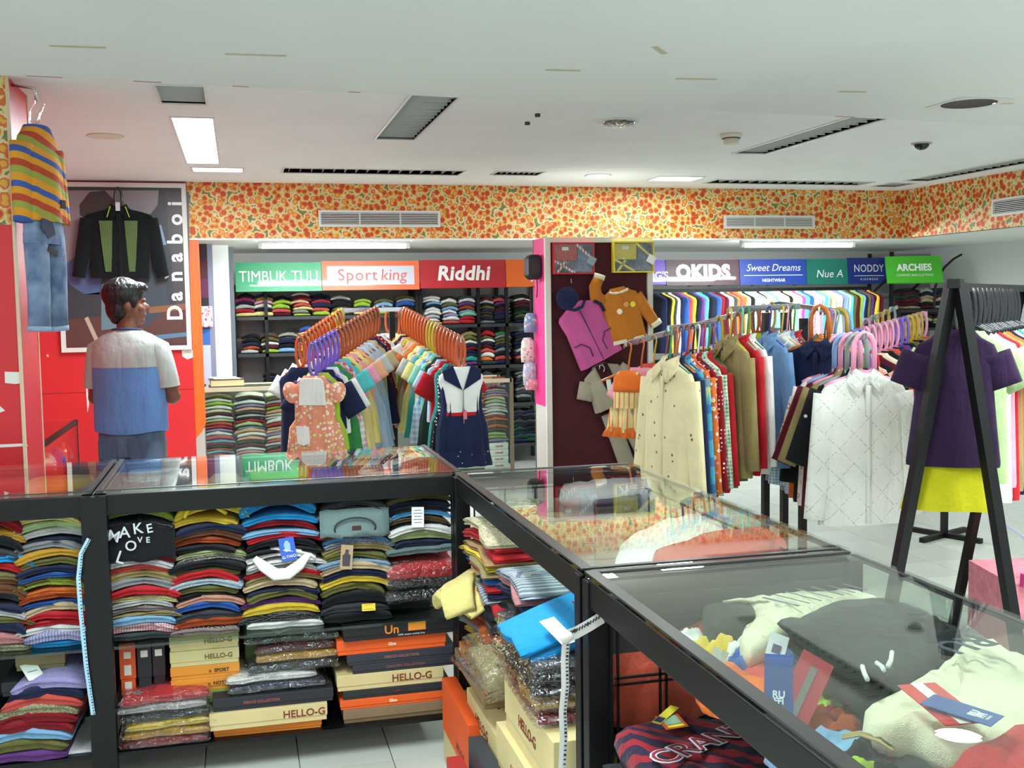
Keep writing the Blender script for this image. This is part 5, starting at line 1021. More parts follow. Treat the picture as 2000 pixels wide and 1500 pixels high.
sk = MB(); torso(sk, [(0, .112, .04), (-.06, .126, .045), (-.175, .162, .06)], n=36, folds=6, amp=.12); tag(obj('hanging_skirt', sk, cloth('yellow', sc=1) if False else fabric('c4be1c'), smooth=True, loc=pg.location+Vector((.0, .02, -.435)), rot=(0, 0, rz)), 'bright yellow skirt hanging below the purple top', 'skirt')
for i, (c, kw) in enumerate([('pale_green', {}), ('white', {}), ('pink', {}), ('red', {}), ('khaki', {}), ('orange', dict(sl=.2)), ('navy', {}), ('cream', dict(sl=.14)), ('teal', {}), ('white', {}), ('cream', {}), ('blue', {})]):
    s = .20+.085*i; p = ax+dirr*s; L = [.52, .60, .56, .62, .6, .58, .64, .5, .62, .5, .5, .5][i]
    hanger('loop', f'black hanger {ORD[i+1]} from the end of the A-frame rack', p, rz+.02*i, '18181c', 'black hangers on the A-frame rack')
    garment('tee', f'{cn(c)} top {ORD[i+1]} from the end of the A-frame rack', p+Vector((0, 0, -.14)), rz+.02*i, cloth(c), sh=.14, L=L, t=.03, group=GA, **{'sl': .12, **kw})
for i in range(16):
    s = .23+.055*i; hanger('loop', 'bare black hanger crowded on the A-frame rack', ax+dirr*s+Vector((0, 0, .003)), rz+rs.uniform(-.2, .2), '18181c', 'bare black hangers on the A-frame rack', .8)
# ---- pink and white stool or doll cot under the A-frame rack
pc = at(2010, 1110, 3.5)+Vector((.26, .05, 0)); pc.z = 0
g = thing('pink_crib', 'pink net play cot with white tube frame under the A-frame rack', 'play cot', pc)
obj('frame_leg', MB().bar((-.12, -.06, 0), (-.06, -.06, .62), .022), WHITEP, g); obj('frame_leg', MB().bar((.3, .3, 0), (.25, .3, .62), .022), WHITEP, g)
obj('cross_brace', MB().bar((-.28, .1, .62), (-.08, -.05, .45), .012), plain('a8a4b4', .4), g); obj('cross_brace', MB().bar((.1, .05, .52), (-.06, -.05, .45), .012), plain('a8a4b4', .4), g)
obj('pink_rim', MB().bar((-.25, .0, .40), (.4, -.12, .36), .03, .05), plain('ec2f94', .5), g)
pn = glass((.95, .55, .62), .25, .10, 'pink_net'); b = MB(); b.loft([[(-.26, .02, z), (.42, -.10, z), (.5, .35, z), (-.15, .45, z)] for z in (.08, .20, .37)]); obj('net_side', b, plain('e48a98', .7, name='pink_net_cloth', noise_amt=.3, nscale=30), g); obj('print_band', MB().bar((-.262, .01, .13), (.42, -.112, .13), .006, .05), plain('e86a7a', .6), g)
# ================================================================== BEHIND THE FRIEZE: SIGNS, SHELVES, GLASS CASE
YS = 9.62
def sign(label, px0, px1, py0, py1, c, Y=YS, border=None, tilt=.10, rz=0, name='brand_sign'):
    a, b = at(px0, (py0+py1)/2, Y), at(px1, (py0+py1)/2, Y); z0, z1 = at((px0+px1)/2, py1, Y).z, at((px0+px1)/2, py0, Y).z
    g = thing(name, label, 'sign', ((a.x+b.x)/2, Y, z0), rz); g.rotation_euler = (-tilt, 0, rz); w_ = b.x-a.x; h_ = (z1-z0)
    obj('board', MB().b2((-w_/2, 0, 0), (w_/2, .03, h_)), plain(c, .4, name='sign_face', coat=.2), g)
    for s in (-1, 1): obj('bracket', MB().b2((s*w_*.35-.008, .03, h_*.4), (s*w_*.35+.008, (YB-Y)*.985, h_*.4+.02)), BLACKM, g)
    if border: obj('inner_field', MB().b2((-w_/2+.045, -.002, .045), (w_/2-.045, 0, h_-.045)), plain(border, .4), g)
    return g, w_, h_
wt = plain('f4f4f4', .5, name='letter_white')
def let(g, s, size, x, z, mt=wt, **kw): text(s, size, mt, [c_ for c_ in g.children if c_.name.startswith('board')][0], (x, -.003, z), **kw)
g, w_, h_ = sign('green sign lettered TIMBUK TUU above the shelves', 460, 628, 512, 569, '1c9a62'); let(g, 'TIMBUK TUU', .135, 0, h_*.5, sx=.86)
g, w_, h_ = sign('orange-bordered pale sign lettered Sportking', 629, 819, 509, 566, 'f0683c', border='c8ccd6'); let(g, 'Sport', .145, -.12, h_*.5, plain('e0584e', .5), spacing=1.1); let(g, 'king', .145, .20, h_*.5, plain('e0584e', .5), shear=.1)
g, w_, h_ = sign('red sign lettered Riddhi in bold slanting white letters', 821, 988, 507, 562, 'b4202a'); let(g, 'Riddhi', .18, 0, h_*.5, bold=.006, shear=.15, spacing=1.06)
g, w_, h_ = sign('plain orange sign beside the Riddhi sign', 989, 1052, 506, 560, 'ec6a1e'); let(g, 'J', .13, .1, h_*.45)
g, w_, h_ = sign('violet sign partly behind the maroon board pillar', 1246, 1301, 507, 556, '6a3cc0'); let(g, 'GOG\'S', .10, .02, h_*.35, bold=.003)
g, w_, h_ = sign('maroon sign lettered OKIDS in fat white letters', 1302, 1445, 507, 557, '4a1626'); let(g, 'OKIDS', .18, 0, h_*.5, bold=.012, spacing=1.08)
g, w_, h_ = sign('blue sign lettered Sweet Dreams nightwear', 1446, 1576, 506, 556, '2648a4'); let(g, 'Sweet Dreams', .098, 0, h_*.66, shear=.3); let(g, 'NIGHTWEAR', .042, 0, h_*.17, bold=.001); obj('underline', MB().b2((-w_*.44, -.003, h_*.36), (w_*.44, -.001, h_*.385)), wt, g)
g, w_, h_ = sign('teal green sign lettered Nue between the two blue signs', 1577, 1657, 505, 555, '1f7a6a'); let(g, 'Nue A', .11, .02, h_*.4, shear=.2)
g, w_, h_ = sign('dark blue sign lettered NODDY', 1658, 1738, 503, 554, '20307e'); let(g, 'NODDY', .105, 0, h_*.58, sx=.85, spacing=1.05); obj('underline', MB().b2((-w_*.36, -.003, h_*.3), (w_*.36, -.001, h_*.32)), wt, g); let(g, 'KIDSWEAR', .03, 0, h_*.17, spacing=1.5)
g, w_, h_ = sign('bright green sign lettered ARCHIES leaning out at the corner', 1741, 1836, 497, 552, '48b428', Y=9.1, tilt=.3, rz=-.25); let(g, 'ARCHIES', .095, 0, h_*.56, bold=.003, sx=.9); let(g, 'COMFORT AND CLOTHING', .028, 0, h_*.28)
# ---- shelving
def shelving(label, px0, px1, zs, Y0=9.85, depth=.42, ups=(), ztop=1.72):
    a, b = at(px0, 620, Y0).x, at(px1, 620, Y0).x; g = thing('wall_shelving', label, 'shelf', ((a+b)/2, Y0, 0)); c = (a+b)/2
    for x in (a, b)+tuple(at(u, 620, Y0).x for u in ups):
        obj('upright', MB().b2((x-c-.015, 0, 0), (x-c+.015, .03, ztop)), BLACKM, g); obj('upright', MB().b2((x-c-.015, depth-.03, 0), (x-c+.015, depth, ztop)), BLACKM, g)
    for z in zs: obj('shelf_board', MB().b2((a-c, 0, z-.03), (b-c, depth, z)), plain('2a2a2e', .5), g)
    obj('back_panel', MB().b2((a-c, depth, .0), (b-c, depth+.01, ztop)), plain('8e8c8a', .8), g); return g
zl = [at(600, y, 9.9).z for y in (617, 688, 756)]; zr = [at(900, y, 9.9).z for y in (633, 714, 790, 870)]
shelving('black wall shelving of folded clothes under the green and Sportking signs', 458, 815, zl, ups=(520,))
shelving('black wall shelving crammed with folded clothes under the Riddhi sign', 822, 1060, zr, ups=(935, 990))
PCK = ['black', 'navy', 'charcoal', 'red', 'white', 'lime', 'olive', 'dark_red', 'light_grey', 'blue', 'pale_yellow', 'orange', 'grey', 'maroon', 'pink', 'cream', 'dark_green', 'light_blue', 'brown', 'mustard']
DARK = ['black', 'navy', 'charcoal', 'dark_green', 'maroon', 'olive', 'white', 'grey', 'coral', 'light_grey', 'black', 'navy', 'brown', 'black', 'purple', 'black', 'navy']
rf = random.Random(5)
def fshelf(pxs, z, n, zmax, desc, pool, w_=.165, first=None, Y=10.02):
    for i, px in enumerate(pxs):
        k = n if isinstance(n, int) else n[i]; items = [rf.choice(pool) for _ in range(k)]
        if first and i < len(first): items[:len(first[i])] = first[i]
        stack(items, at(px, 640, 9.9).x, Y, z+.001, w_, .26, .028, f'{("first", *ORD[1:])[i]} stack of {desc}', fine=False, group='folded clothes on '+desc, jit=.01, kind='garment', cat='folded garment', name='folded_garment', zmax=min(z+.034*k+.03, zmax))
fshelf([481, 518, 552, 590, 628, 668, 712, 752, 795], zl[0], [6, 6, 5, 8, 6, 5, 4, 4, 5], 1.66, 'the green-sign top shelf', PCK, first=[['black', 'hot_pink', 'black', 'light_grey', 'red', 'pale_yellow'], ['navy', 'yellow', 'pink', 'white', 'black', 'pale_yellow'], ['black', 'lime', 'lime', 'coral', 'maroon'], ['white', 'dark_red', 'coral', 'peach/fl', 'coral', 'pale_yellow'], ['navy', 'navy', 'red', 'navy', 'coral', 'lime']])
fshelf([489, 526, 562, 600], zl[1], [5, 5, 5, 7], 1.35, 'the green-sign middle shelf', PCK, first=[['black', 'black', 'navy', 'rust', 'light_grey/dt'], ['brown', 'olive', 'white', 'maroon', 'lime'], ['grey/pr', 'charcoal', 'navy', 'black', 'light_blue']])
fshelf([530, 565, 600, 640], zl[2], 4, 1.1, 'the green-sign low shelf', ['black', 'charcoal', 'navy', 'black'])
fshelf([846, 880, 914, 950, 980, 1022], zr[0], [9, 8, 8, 10, 8, 9], 1.62, 'the Riddhi top shelf', DARK, w_=.15, first=[['white', 'white', 'light_blue', 'navy', 'white', 'white', 'light_grey', 'white', 'peach'], ['black', 'white', 'olive', 'light_blue', 'white', 'lavender', 'white', 'coral'], ['charcoal', 'white', 'purple', 'rust', 'light_blue', 'mint', 'red', 'red']])
fshelf([918, 950, 982, 1022], zr[1], 9, zr[0]-.05, 'the Riddhi second shelf', DARK, w_=.15, first=[['khaki', 'olive', 'white', 'navy', 'dark_red', 'navy', 'navy', 'teal'], ['red', 'olive', 'white', 'navy', 'maroon', 'coral', 'white', 'bright_orange'], ['green', 'grey', 'olive', 'olive', 'navy', 'grey', 'black']])
fshelf([950, 984, 1022], zr[2], 9, zr[1]-.05, 'the Riddhi third shelf', ['black', 'navy', 'charcoal', 'black', 'dark_green', 'grey'], w_=.15)
fshelf([1012, 1034], zr[3], 9, zr[2]-.05, 'the Riddhi lowest shelf', ['black', 'navy', 'charcoal', 'black', 'dark_green'], w_=.15)
# ---- glass case with plastic packets
YC = 8.38; ca, cb = at(397, 800, YC).x, at(1000, 800, YC).x; CT = .915
g = thing('glass_case', 'low glass display case packed with plastic-wrapped clothes', 'display case', ((ca+cb)/2, YC, 0)); L = (cb-ca)/2; AL = plain('8a7d68', .4, .5, 'bronze_aluminium')
for x in (-L, L):
    for y in (0, .45): obj('post', MB().b2((x-.014, y, 0), (x+.014, y+.028, CT)), AL, g)
for y in (0, .45): obj('top_rail', MB().b2((-L, y, CT-.03), (L, y+.028, CT)), plain('cfc4a8', .4, .3, 'pale_aluminium'), g)
obj('glass_front', MB().b2((-L+.014, .004, .1), (L-.014, .009, CT-.03)), GLASS, g); obj('glass_top', MB().b2((-L+.01, .028, CT-.012), (L-.01, .45, CT-.005)), GLASS, g)
for z in (.10, .18): obj('shelf', MB().b2((-L+.014, .03, z-.012), (L-.014, .44, z)), plain('9a958a', .6), g)
obj('back_panel', MB().b2((-L, .46, .05), (L, .468, CT-.03)), plain('6c6a62', .7), g)
WPK = [c+'/w' for c in ('white', 'black', 'navy', 'pink', 'cream', 'coral', 'pale_green', 'light_blue', 'maroon', 'lime', 'light_grey', 'peach', 'charcoal', 'white', 'lavender', 'orange', 'olive', 'cream', 'red', 'white')]
for i, px in enumerate((427, 489, 548, 606, 868, 925)):
    stack([rf.choice(WPK) for _ in range(26)], at(px, 820, YC).x, YC+.20, .181, .225, .3, .027, f'the {("first", *ORD[1:])[i]} case column', fine=False, group='plastic packets in the glass case', kind='packet', cat='packet', name='clothes_packet', zmax=.875, jit=.006)
stack([rf.choice(WPK) for _ in range(18)], at(972, 820, YC).x, YC+.20, .40, .195, .3, .027, 'the case column above white boxes', fine=False, group='plastic packets in the glass case', kind='packet', cat='packet', name='clothes_packet', zmax=.875, jit=.006)
for i in range(4):
    carton(f'flat white box with a red mark, {ordw(i)} of four in the glass case', at(972, 890, YC).x, YC+.19, .181+.053*(3-i), .2, .3, .05, 'e2e4e0', print_='Catwalk', pc='b84a50', psize=.022, px=.1, group='white boxes in the glass case')
for i in range(4):
    carton(f'flat white box with a red mark, {ordw(i)} of four behind the sailor dress', at(932, 900, YC).x-.03, YC+.03-.36, .053*(3-i), .18, .3, .05, 'e2e4e0', print_='Catwalk', pc='b84a50', psize=.022, px=.1, group='white boxes before the glass case')
bk = at(442, 746, YC+.15); g = thing('ledger', 'yellow-edged ledger with papers lying on the glass case', 'book', (bk.x, YC+.2, CT), .08)
obj('cover', MB().b2((-.13, -.1, 0), (.13, .1, .006)).b2((-.13, -.1, .05), (.13, .1, .056)), plain('5a3a34', .6), g); obj('pages', MB().b2((-.12, -.098, .006), (.125, .095, .05)), plain('d8d09a', .7), g); obj('loose_sheet', MB().box((-.01, 0, .063), (.2, .16, .002), (.05, .02, .2)), CARDW, g)
# ---- far rail of clothes under OKIDS and Sweet Dreams
F0, F1 = at(1262, 568, 9.25), at(1700, 566, 9.25); pr = MB()
g = rail('black wall rail of hanging clothes under the OKIDS and nightwear signs', [((F0.x, 9.25, F0.z), (F1.x, 9.25, F0.z))], [(F0.x, 9.3, F0.z), (F1.x, 9.3, F0.z)], name='wall_rail', mat=BLACKM, base=False)
FG = ['black', 'navy', 'black', 'yellow', 'charcoal', 'white', 'navy', 'dark_red', 'blue', 'coral', 'lime', 'black', 'navy', 'purple', 'sky', 'teal', 'black', 'navy', 'blue', 'dark_red', 'black', 'maroon', 'white', 'charcoal', 'orange', 'red', 'coral', 'orange', 'pale_yellow', 'black', 'mint', 'light_blue', 'pink', 'light_blue', 'black', 'pale_yellow', 'lavender', 'sky', 'light_blue', 'light_grey', 'cream', 'cream', 'black', 'pale_yellow', 'mint', 'pink', 'hot_pink', 'white', 'sky', 'blue', 'pink/fl', 'white', 'pink', 'white', 'aqua', 'mint', 'peach', 'cream', 'white', 'light_grey', 'lavender', 'light_blue', 'white', 'aqua', 'olive', 'maroon', 'lime', 'light_blue', 'navy', 'olive', 'purple', 'maroon', 'yellow', 'maroon']
for i, c in enumerate(FG):
    x = F0.x+.04+(F1.x-F0.x-.08)*i/(len(FG)-1); od = ORD[i] if i < len(ORD) else ORD[0]
    garment('plain', f'{cdesc(c)} garment, {"first" if i == 0 else od} from the maroon pillar on the wall rail', (x, 9.25, F0.z-.02), -1.05+rf.uniform(-.12, .12), cloth(c), sh=.17, L=.55, t=.03, group='clothes on the wall rail', seed=i % 2)
# ---- corner shelf below ARCHIES and its black frame
za = [at(1785, y, 9.6).z for y in (604, 640)]
shelving('black shelving of folded clothes below the ARCHIES sign', 1742, 1886, za, Y0=9.55, ztop=at(1880, 492, 9.6).z)
fshelf([1722+i*27 for i in range(1, 5)], za[0], 6, za[0]+.25, 'the shelf below ARCHIES', ['dark_green', 'maroon', 'peach', 'light_grey', 'orange', 'black', 'navy', 'beige'], w_=.15, Y=9.72)
fshelf([1722+i*27 for i in range(1, 5)], za[1], 4, za[0]-.04, 'the lower shelf below ARCHIES', ['coral', 'maroon', 'pale_green', 'black', 'brown'], w_=.15, Y=9.72)
b = MB(); b.sweep([at(x, y, 9.4) for x, y in [(1878, 497), (1862, 506), (1845, 522), (1833, 540), (1827, 560), (1824, 600)]], .012, 8); tag(obj('cable', b, plain('1c1a1c', .5), smooth=True), 'black cable arching beside the ARCHIES sign', 'cable')
tag(obj('wall_crack', MB().b2((at(1928, 490, 7.05+0).x, 0, 0), (at(1928, 490, 7.05).x+.012, .01, .22)), plain('5a2a30', .7)), 'x', 'x') if False else None
# ================================================================== THINGS ON THE MAROON BOARD AND PINK SIDE
BY = YP-.012
def gift(label, px0, px1, py0, py1, c, c2, rib):
    a, b = at(px0, (py0+py1)/2, BY), at(px1, (py0+py1)/2, BY); z0, z1 = at(px0, py1, BY).z, at(px0, py0, BY).z; w_, h_ = b.x-a.x, z1-z0
    g = thing('gift_box', label, 'gift box', ((a.x+b.x)/2, BY, z0)); D = .05
    f = MB().b2((-w_/2, -D, 0), (w_/2, 0, .01)).b2((-w_/2, -D, h_-.01), (w_/2, 0, h_)).b2((-w_/2, -D, .01), (-w_/2+.01, 0, h_-.01)).b2((w_/2-.01, -D, .01), (w_/2, 0, h_-.01)); obj('box_rim', f, plain(c, .5), g)
    obj('backing', MB().b2((-w_/2+.01, -.006, .01), (w_/2-.01, -.002, h_-.01)), plain('1e2230', .7), g)
    obj('folded_shirt_front', MB().b2((-w_/2+.015, -.036, h_*.42), (w_*.08, -.008, h_-.015)), fabric(c2), g, bevel=.006); obj('folded_jeans', MB().b2((-w_/2+.015, -.03, .015), (w_/2-.015, -.008, h_*.40)).b2((w_*.1, -.032, h_*.4), (w_/2-.015, -.008, h_-.015)), cloth('navy/dn'), g, bevel=.005)
    obj('neck_motif', MB().box((-w_*.2, -.038, h_*.8), (.05, .003, .025)), plain('e8e6e0', .7), g)
    for (x0, z0_, x1, z1_) in ((w_*.05, h_*.95, w_*.48, h_*.45), (-w_*.46, h_*.42, w_*.02, h_*.04), (-w_*.4, h_*.05, -w_*.2, h_*.4)): obj('ribbon', MB().bar((x0, -.045, z0_), (x1, -.045, z1_), .003, .016, up=(0, 0, 1)), rib, g)
    obj('film_cover', MB().b2((-w_/2+.01, -D+.001, .01), (w_/2-.01, -D+.002, h_-.01)), FILM, g); obj('price_card', MB().box((w_*.42, -D-.004, h_*.42), (.06, .002, .06), (0, .5, 0)), CARDW if c2 != 'c01f26' else plain('8a98a0', .5), g)
gift('red gift box of a red shirt and jeans with a striped ribbon', 1077, 1157, 474, 536, 'c01c24', 'c01f26', fabric('f0e8e4', 'vstripes', 'c02a30', 'c02a30', sc=1.2))
gift('yellow gift box of a yellow shirt and jeans with a yellow ribbon', 1194, 1273, 472, 533, 'e4d024', 'e8d83a', plain('e4d83a', .5))
def pin(o, phi): o.rotation_euler = (0, phi, 0); return o
PK = fabric('c85a96'); p = at(1118, 592, BY); p.y = BY-.05
v = pin(garment('plain', 'pink sleeveless hooded jacket pinned slantwise on the maroon board', p, 0, PK, sh=.17, L=.46, t=.03), -.46)
obj('navy_hood', MB().ell((-.035, -.01, .055), (.085, .04, .085), rot=(0, -.5, 0)), cloth('navy'), v, smooth=True); obj('zip_line', MB().b2((-.003, -.046, -.45), (.003, -.038, -.05)), plain('241c30', .6), v); obj('neck_band', MB().sweep([(-.07, -.02, -.01), (-.03, -.035, -.04), (.03, -.035, -.045), (.07, -.02, -.015)], .012, 8), cloth('navy'), v, smooth=True); obj('armhole_trim', MB().sweep([(.13, -.025, -.05), (.165, -.025, -.09), (.17, -.02, -.15)], .012, 8), cloth('navy'), v, smooth=True)
for s in (-1, 1): obj('pocket_trim', MB().sweep([(s*.06, -.043, -.40), (s*.055, -.044, -.33), (s*.10, -.042, -.28), (s*.155, -.034, -.28)], .004, 6), plain('3a2438', .7), v, smooth=True)
OS = fabric('c8792a'); p = at(1200, 562, BY); p.y = BY-.05
v = pin(garment('tee', 'orange knitted child\'s sweater with cream cuffs pinned on the maroon board', p, 0, OS, sh=.15, L=.40, t=.03), -.20)
b = MB(); sleeve(b, 1, .15, .26, .42, .055, .042, .024); obj('sleeve', b, OS, v, smooth=True); b = MB(); b.sweep([(-.12, 0, -.09), (-.17, -.005, -.03), (-.165, -.01, .04), (-.12, -.012, .10)], [(.05, .022), (.052, .022), (.046, .02), (.04, .02)], 12); obj('sleeve', b, OS, v, smooth=True)
cm = cloth('cream'); b = MB(); b.sweep([(-.125, -.012, .09), (-.108, -.012, .12)], (.043, .022), 12); obj('cuff', b, cm, v, smooth=True); b = MB(); b.sweep([(.232, -.01, -.30), (.245, -.01, -.335)], (.046, .024), 12); obj('cuff', b, cm, v, smooth=True)
b = MB(); torso(b, [(-.375, .156, .043), (-.402, .157, .044)], n=30); obj('hem_band', b, cm, v, smooth=True); obj('frilled_neck', MB().sweep([(.07*math.sin(a), -.03+.008*math.cos(9*a), -.002-.035*math.cos(a*.5)**2) for a in [(-1.5+.25*i) for i in range(13)]], .009, 6), cm, v, smooth=True)
for x, z, c in ((-.03, -.17, 'f0e2d0'), (.03, -.13, 'd89a50'), (.08, -.14, 'f0d83a')): obj('daisy_patch', MB().prism([(x+.024*math.cos(k*math.pi/8)*(1 if k % 2 else .75), z+.024*math.sin(k*math.pi/8)*(1 if k % 2 else .75)) for k in range(16)], .003), plain(c, .8), v, loc=(0, -.042, 0))
BE = fabric('a89f8c'); p = at(1165, 712, BY); p.y = BY-.05
v = pin(garment('plain', 'beige short-sleeved open jacket pinned on the maroon board', p, 0, BE, sh=.15, L=.32, t=.03, sl=.13, ang=.6), -.38)
b = MB(); b.prism([(-.045, .005), (.05, .005), (.06, -.12), (.035, -.27), (-.005, -.30), (-.03, -.15)], .004); obj('dark_lining', b, fabric('3c1418'), v, loc=(0, -.043, 0)); obj('hook', MB().sweep([(-.02, -.05, -.02), (-.012, -.05, 0), (.012, -.05, 0), (.018, -.05, -.03), (0, -.05, -.05)], .005, 6), CHROME, v, smooth=True); card('price_tag', None, (.0, -.055, -.16), .035, .09, 0, 0, 'd8dcd0', parent=v, ry=.25)
b = MB()
for s in (-1, 1): b.sweep([(s*.05, 0, 0), (s*.06, -.004, -.15), (s*.075, 0, -.36), (s*.085, 0, -.52)], [(.06, .02), (.062, .022), (.062, .022), (.066, .022)], 12)
p = at(1196, 800, BY); p.y = BY-.045; pin(tag(obj('hanging_trousers', b, fabric('a39a86'), smooth=True, loc=p), 'beige trousers pinned slantwise below the beige jacket', 'trousers'), -.42)
p = at(1113, 553, BY); tag(obj('peg_hook', MB().sweep([(0, 0, .04), (0, -.03, .035), (0, -.035, 0), (0, -.02, -.01)], .004, 6), CHROME, smooth=True, loc=p), 'thin chrome peg under the red gift box', 'hook')
# speaker and pouches beside the pink side
p = at(1040, 522, YP+.12); g = thing('wall_speaker', 'small black loudspeaker bracketed to the pink pillar side', 'speaker', (xl-.05, YP+.12, p.z-.09))
obj('cabinet', MB().loft([[(-.055, -.06, z), (.045, -.06, z), (.045, .07, z), (-.055, .07, z)] if 0 < z < .18 else [(-.03, -.04, z), (.03, -.04, z), (.03, .05, z), (-.03, .05, z)] for z in (0, .03, .15, .18)]), plain('141316', .45), g, bevel=.006); obj('woofer', MB().disc((0, 0, 0), .035, .004), plain('3a2420', .6), g, loc=(-.004, -.064, .08), rot=(R(90), 0, 0)); obj('bracket', MB().b2((.045, -.01, .07), (.055, .01, .11)), BLACKM, g); obj('cable', MB().sweep([(.03, .02, 0), (.035, .03, -.06), (.03, .03, -.13)], .004, 6), plain('141316', .5), g, smooth=True)
for i, (px, py, h_, c, l) in enumerate([(1036, 612, .14, 'light_blue/fl', 'blue and orange patterned pouch hanging by the pillar'), (1030, 660, .18, 'white/fl', 'white patterned pouch hanging by the pillar'), (1034, 705, .18, 'pale_blue/fl', 'pale blue patterned pouch hanging by the pillar'), (1038, 735, .10, 'pink/fl', 'pink patterned pouch hanging by the pillar')]):
    p = at(px, py, yf-.04); b = MB(); b.sweep([(0, 0, .0), (0, -.01, -.03), (0, -.012, -h_*.6), (0, -.005, -h_)], [(.03, .01), (.05, .025), (.055, .03), (.05, .012)], 12); tag(obj('hanging_pouch', b, cloth(c), smooth=True, loc=p), l, 'pouch')
YQ = yf-.025; b = MB(); b.bar(at(1036, 560, YQ), at(1038, 790, YQ), .006); b.bar(at(1036, 560, YQ), (xl+.004, YQ, at(1036, 560, YQ).z), .006); tag(obj('display_strip', b, plain('44464a', .4, .6)), 'thin metal hook strip holding the patterned pouches', 'display strip')
# ================================================================== POSTER, JACKET, SWEATER AND JEANS, CABINET, PERSON
PYY = YW-.03; pa_, pb_ = at(110, 362, PYY), at(377, 690, PYY); X0_, X1_, Z0_, Z1_ = -1.235, -.34, 1.215, 2.425
ps = thing('framed_poster', 'framed clothing poster lettered Danaboi on the red wall', 'poster', ((X0_+X1_)/2, PYY, Z0_)); W2, H2 = (X1_-X0_)/2, Z1_-Z0_
obj('print_sheet', MB().b2((-W2+.03, -.002, .03), (W2-.03, .02, H2-.03)), plain('3d4046', .35, noise_amt=.3, nscale=4), ps)
fw_ = plain('dcdcd6', .5, name='poster_frame')
for a, b in (((-W2, -.015, 0), (W2, .022, .032)), ((-W2, -.015, H2-.032), (W2, .022, H2)), ((-W2, -.015, .032), (-W2+.032, .022, H2-.032)), ((W2-.032, -.015, .032), (W2, .022, H2-.032))): obj('frame', MB().b2(a, b), fw_, ps)
def ink(l, c, k=0, name='printed_shape'):
    pts = [at(x, y, PYY) for x, y in l]; b = MB(); b.prism([(p.x-ps.location.x, p.z-Z0_) for p in pts], .0006); return obj(name, b, plain(c, .4), ps, loc=(0, -.0022-.0005*k, 0))
ink([(119, 372), (310, 372), (308, 400), (285, 430), (220, 440), (150, 500), (122, 520)], '8d8288'); ink([(155, 400), (175, 375), (205, 372), (222, 390), (220, 420), (170, 430), (156, 420)], '3e322c', 1)
ink([(122, 520), (150, 500), (190, 480), (200, 530), (195, 575), (165, 575), (135, 555)], '4c5a86', 1); ink([(120, 545), (165, 575), (200, 570), (205, 620), (125, 628)], '33363c', 1); ink([(127, 625), (370, 600), (371, 672), (130, 682)], '5a3630', 2)
ink([(198, 555), (235, 548), (240, 640), (198, 645)], '5f7c84', 3); ink([(165, 622), (172, 618), (195, 668), (188, 672)], 'b4a48e', 4); ink([(270, 540), (320, 530), (330, 600), (285, 640), (262, 600)], '3a4450', 3); ink([(285, 430), (315, 440), (325, 478), (310, 480), (290, 450)], '8fa2c0', 1)
ink([(308, 475), (318, 480), (330, 540), (322, 546), (312, 520)], 'd8d8dc', 2); ink([(290, 600), (370, 592), (371, 604), (292, 612)], '8a5a3a', 4); ink([(300, 655), (371, 648), (371, 656), (302, 664)], '5a7c98', 4); ink([(323, 374), (369, 374), (371, 600), (345, 600), (330, 470)], '4a4246', 0)
for ch, yy_ in zip('Danaboi', (611, 579, 540, 503, 467, 429, 398)): q = at(343, yy_, PYY); text(ch, .15, wt, ps, (q.x-ps.location.x, -.006, q.z-Z0_), (R(90), R(-90), 0), bold=.004, name='letter')
JK = fabric('14171a'); p = at(232, 405, YW-.1); p.y = YW-.11
hanger('loop', 'black hanger holding the dark jacket on the poster', p+Vector((0, 0, .13)), 0, '18181c')
jk = garment('shirt', 'black jacket with green front panels hanging over the poster', p, 0, JK, sh=.235, L=.50, sl=.42, ang=.20, hem=.20, t=.045, cat='jacket')
for s in (-1, 1):
    b = MB(); b.prism([(s*.04, -.10), (s*.13, -.10), (s*.115, -.30), (s*.10, -.46), (s*.06, -.46), (s*.05, -.3)], .006); obj('green_panel', b, fabric('56683e', 'vstripes', '6c8450', '48582f', sc=2), jk, loc=(0, -.060, 0)); obj('lime_piping', MB().bar((s*.05, -.066, .0), (s*.075, -.06, -.075), .006), plain('a8b83a', .7), jk)
obj('label', MB().box((.0, -.06, .0), (.03, .004, .06)), plain('c8c8c4', .6), jk)
# sweater and jeans on the pillar side
p = Vector((-.765, 4.74, at(60, 246, 4.74).z)); hd_ = 1.2
mt, t, bs_ = nt('rainbow_knit'); tc = N(t, 'ShaderNodeTexCoord'); sp_ = N(t, 'ShaderNodeSeparateXYZ'); t.links.new(tc.outputs['Object'], sp_.inputs[0])
rp = ramp(t, [(0, lin('e09a28')), (.22, lin('9aa048')), (.42, lin('b8482a')), (.62, lin('e09a28')), (.82, lin('3f5ca8'))]); t.links.new(mth(t, 'FRACT', mth(t, 'MULTIPLY', mth(t, 'ADD', sp_.outputs[2], mth(t, 'MULTIPLY', sp_.outputs[0], .25)), 7.2)), rp.inputs[0]); t.links.new(rp.outputs[0], bs_.inputs['Base Color']); bs_.inputs['Roughness'].default_value = .95
sw_ = garment('tee', 'orange, green and blue striped child\'s sweater hanging on the red pillar', p, hd_, mt, sh=.13, L=.385, sl=.31, ang=.10, t=.045, hem=.15, cat='sweater'); obj('patch', MB().box((.06, -.066, -.31), (.035, .004, .035)), plain('1a1a20', .7), sw_)
b = MB(); torso(b, [(0, .12, .035), (-.04, .122, .04), (-.12, .125, .045)], n=24)
for s in (-1, 1): b.sweep([(s*.062, 0, -.08), (s*.064, -.004, -.2), (s*.064, -.004, -.34), (s*.066, 0, -.47)], [(.06, .042), (.058, .042), (.056, .038), (.06, .036)], 14)
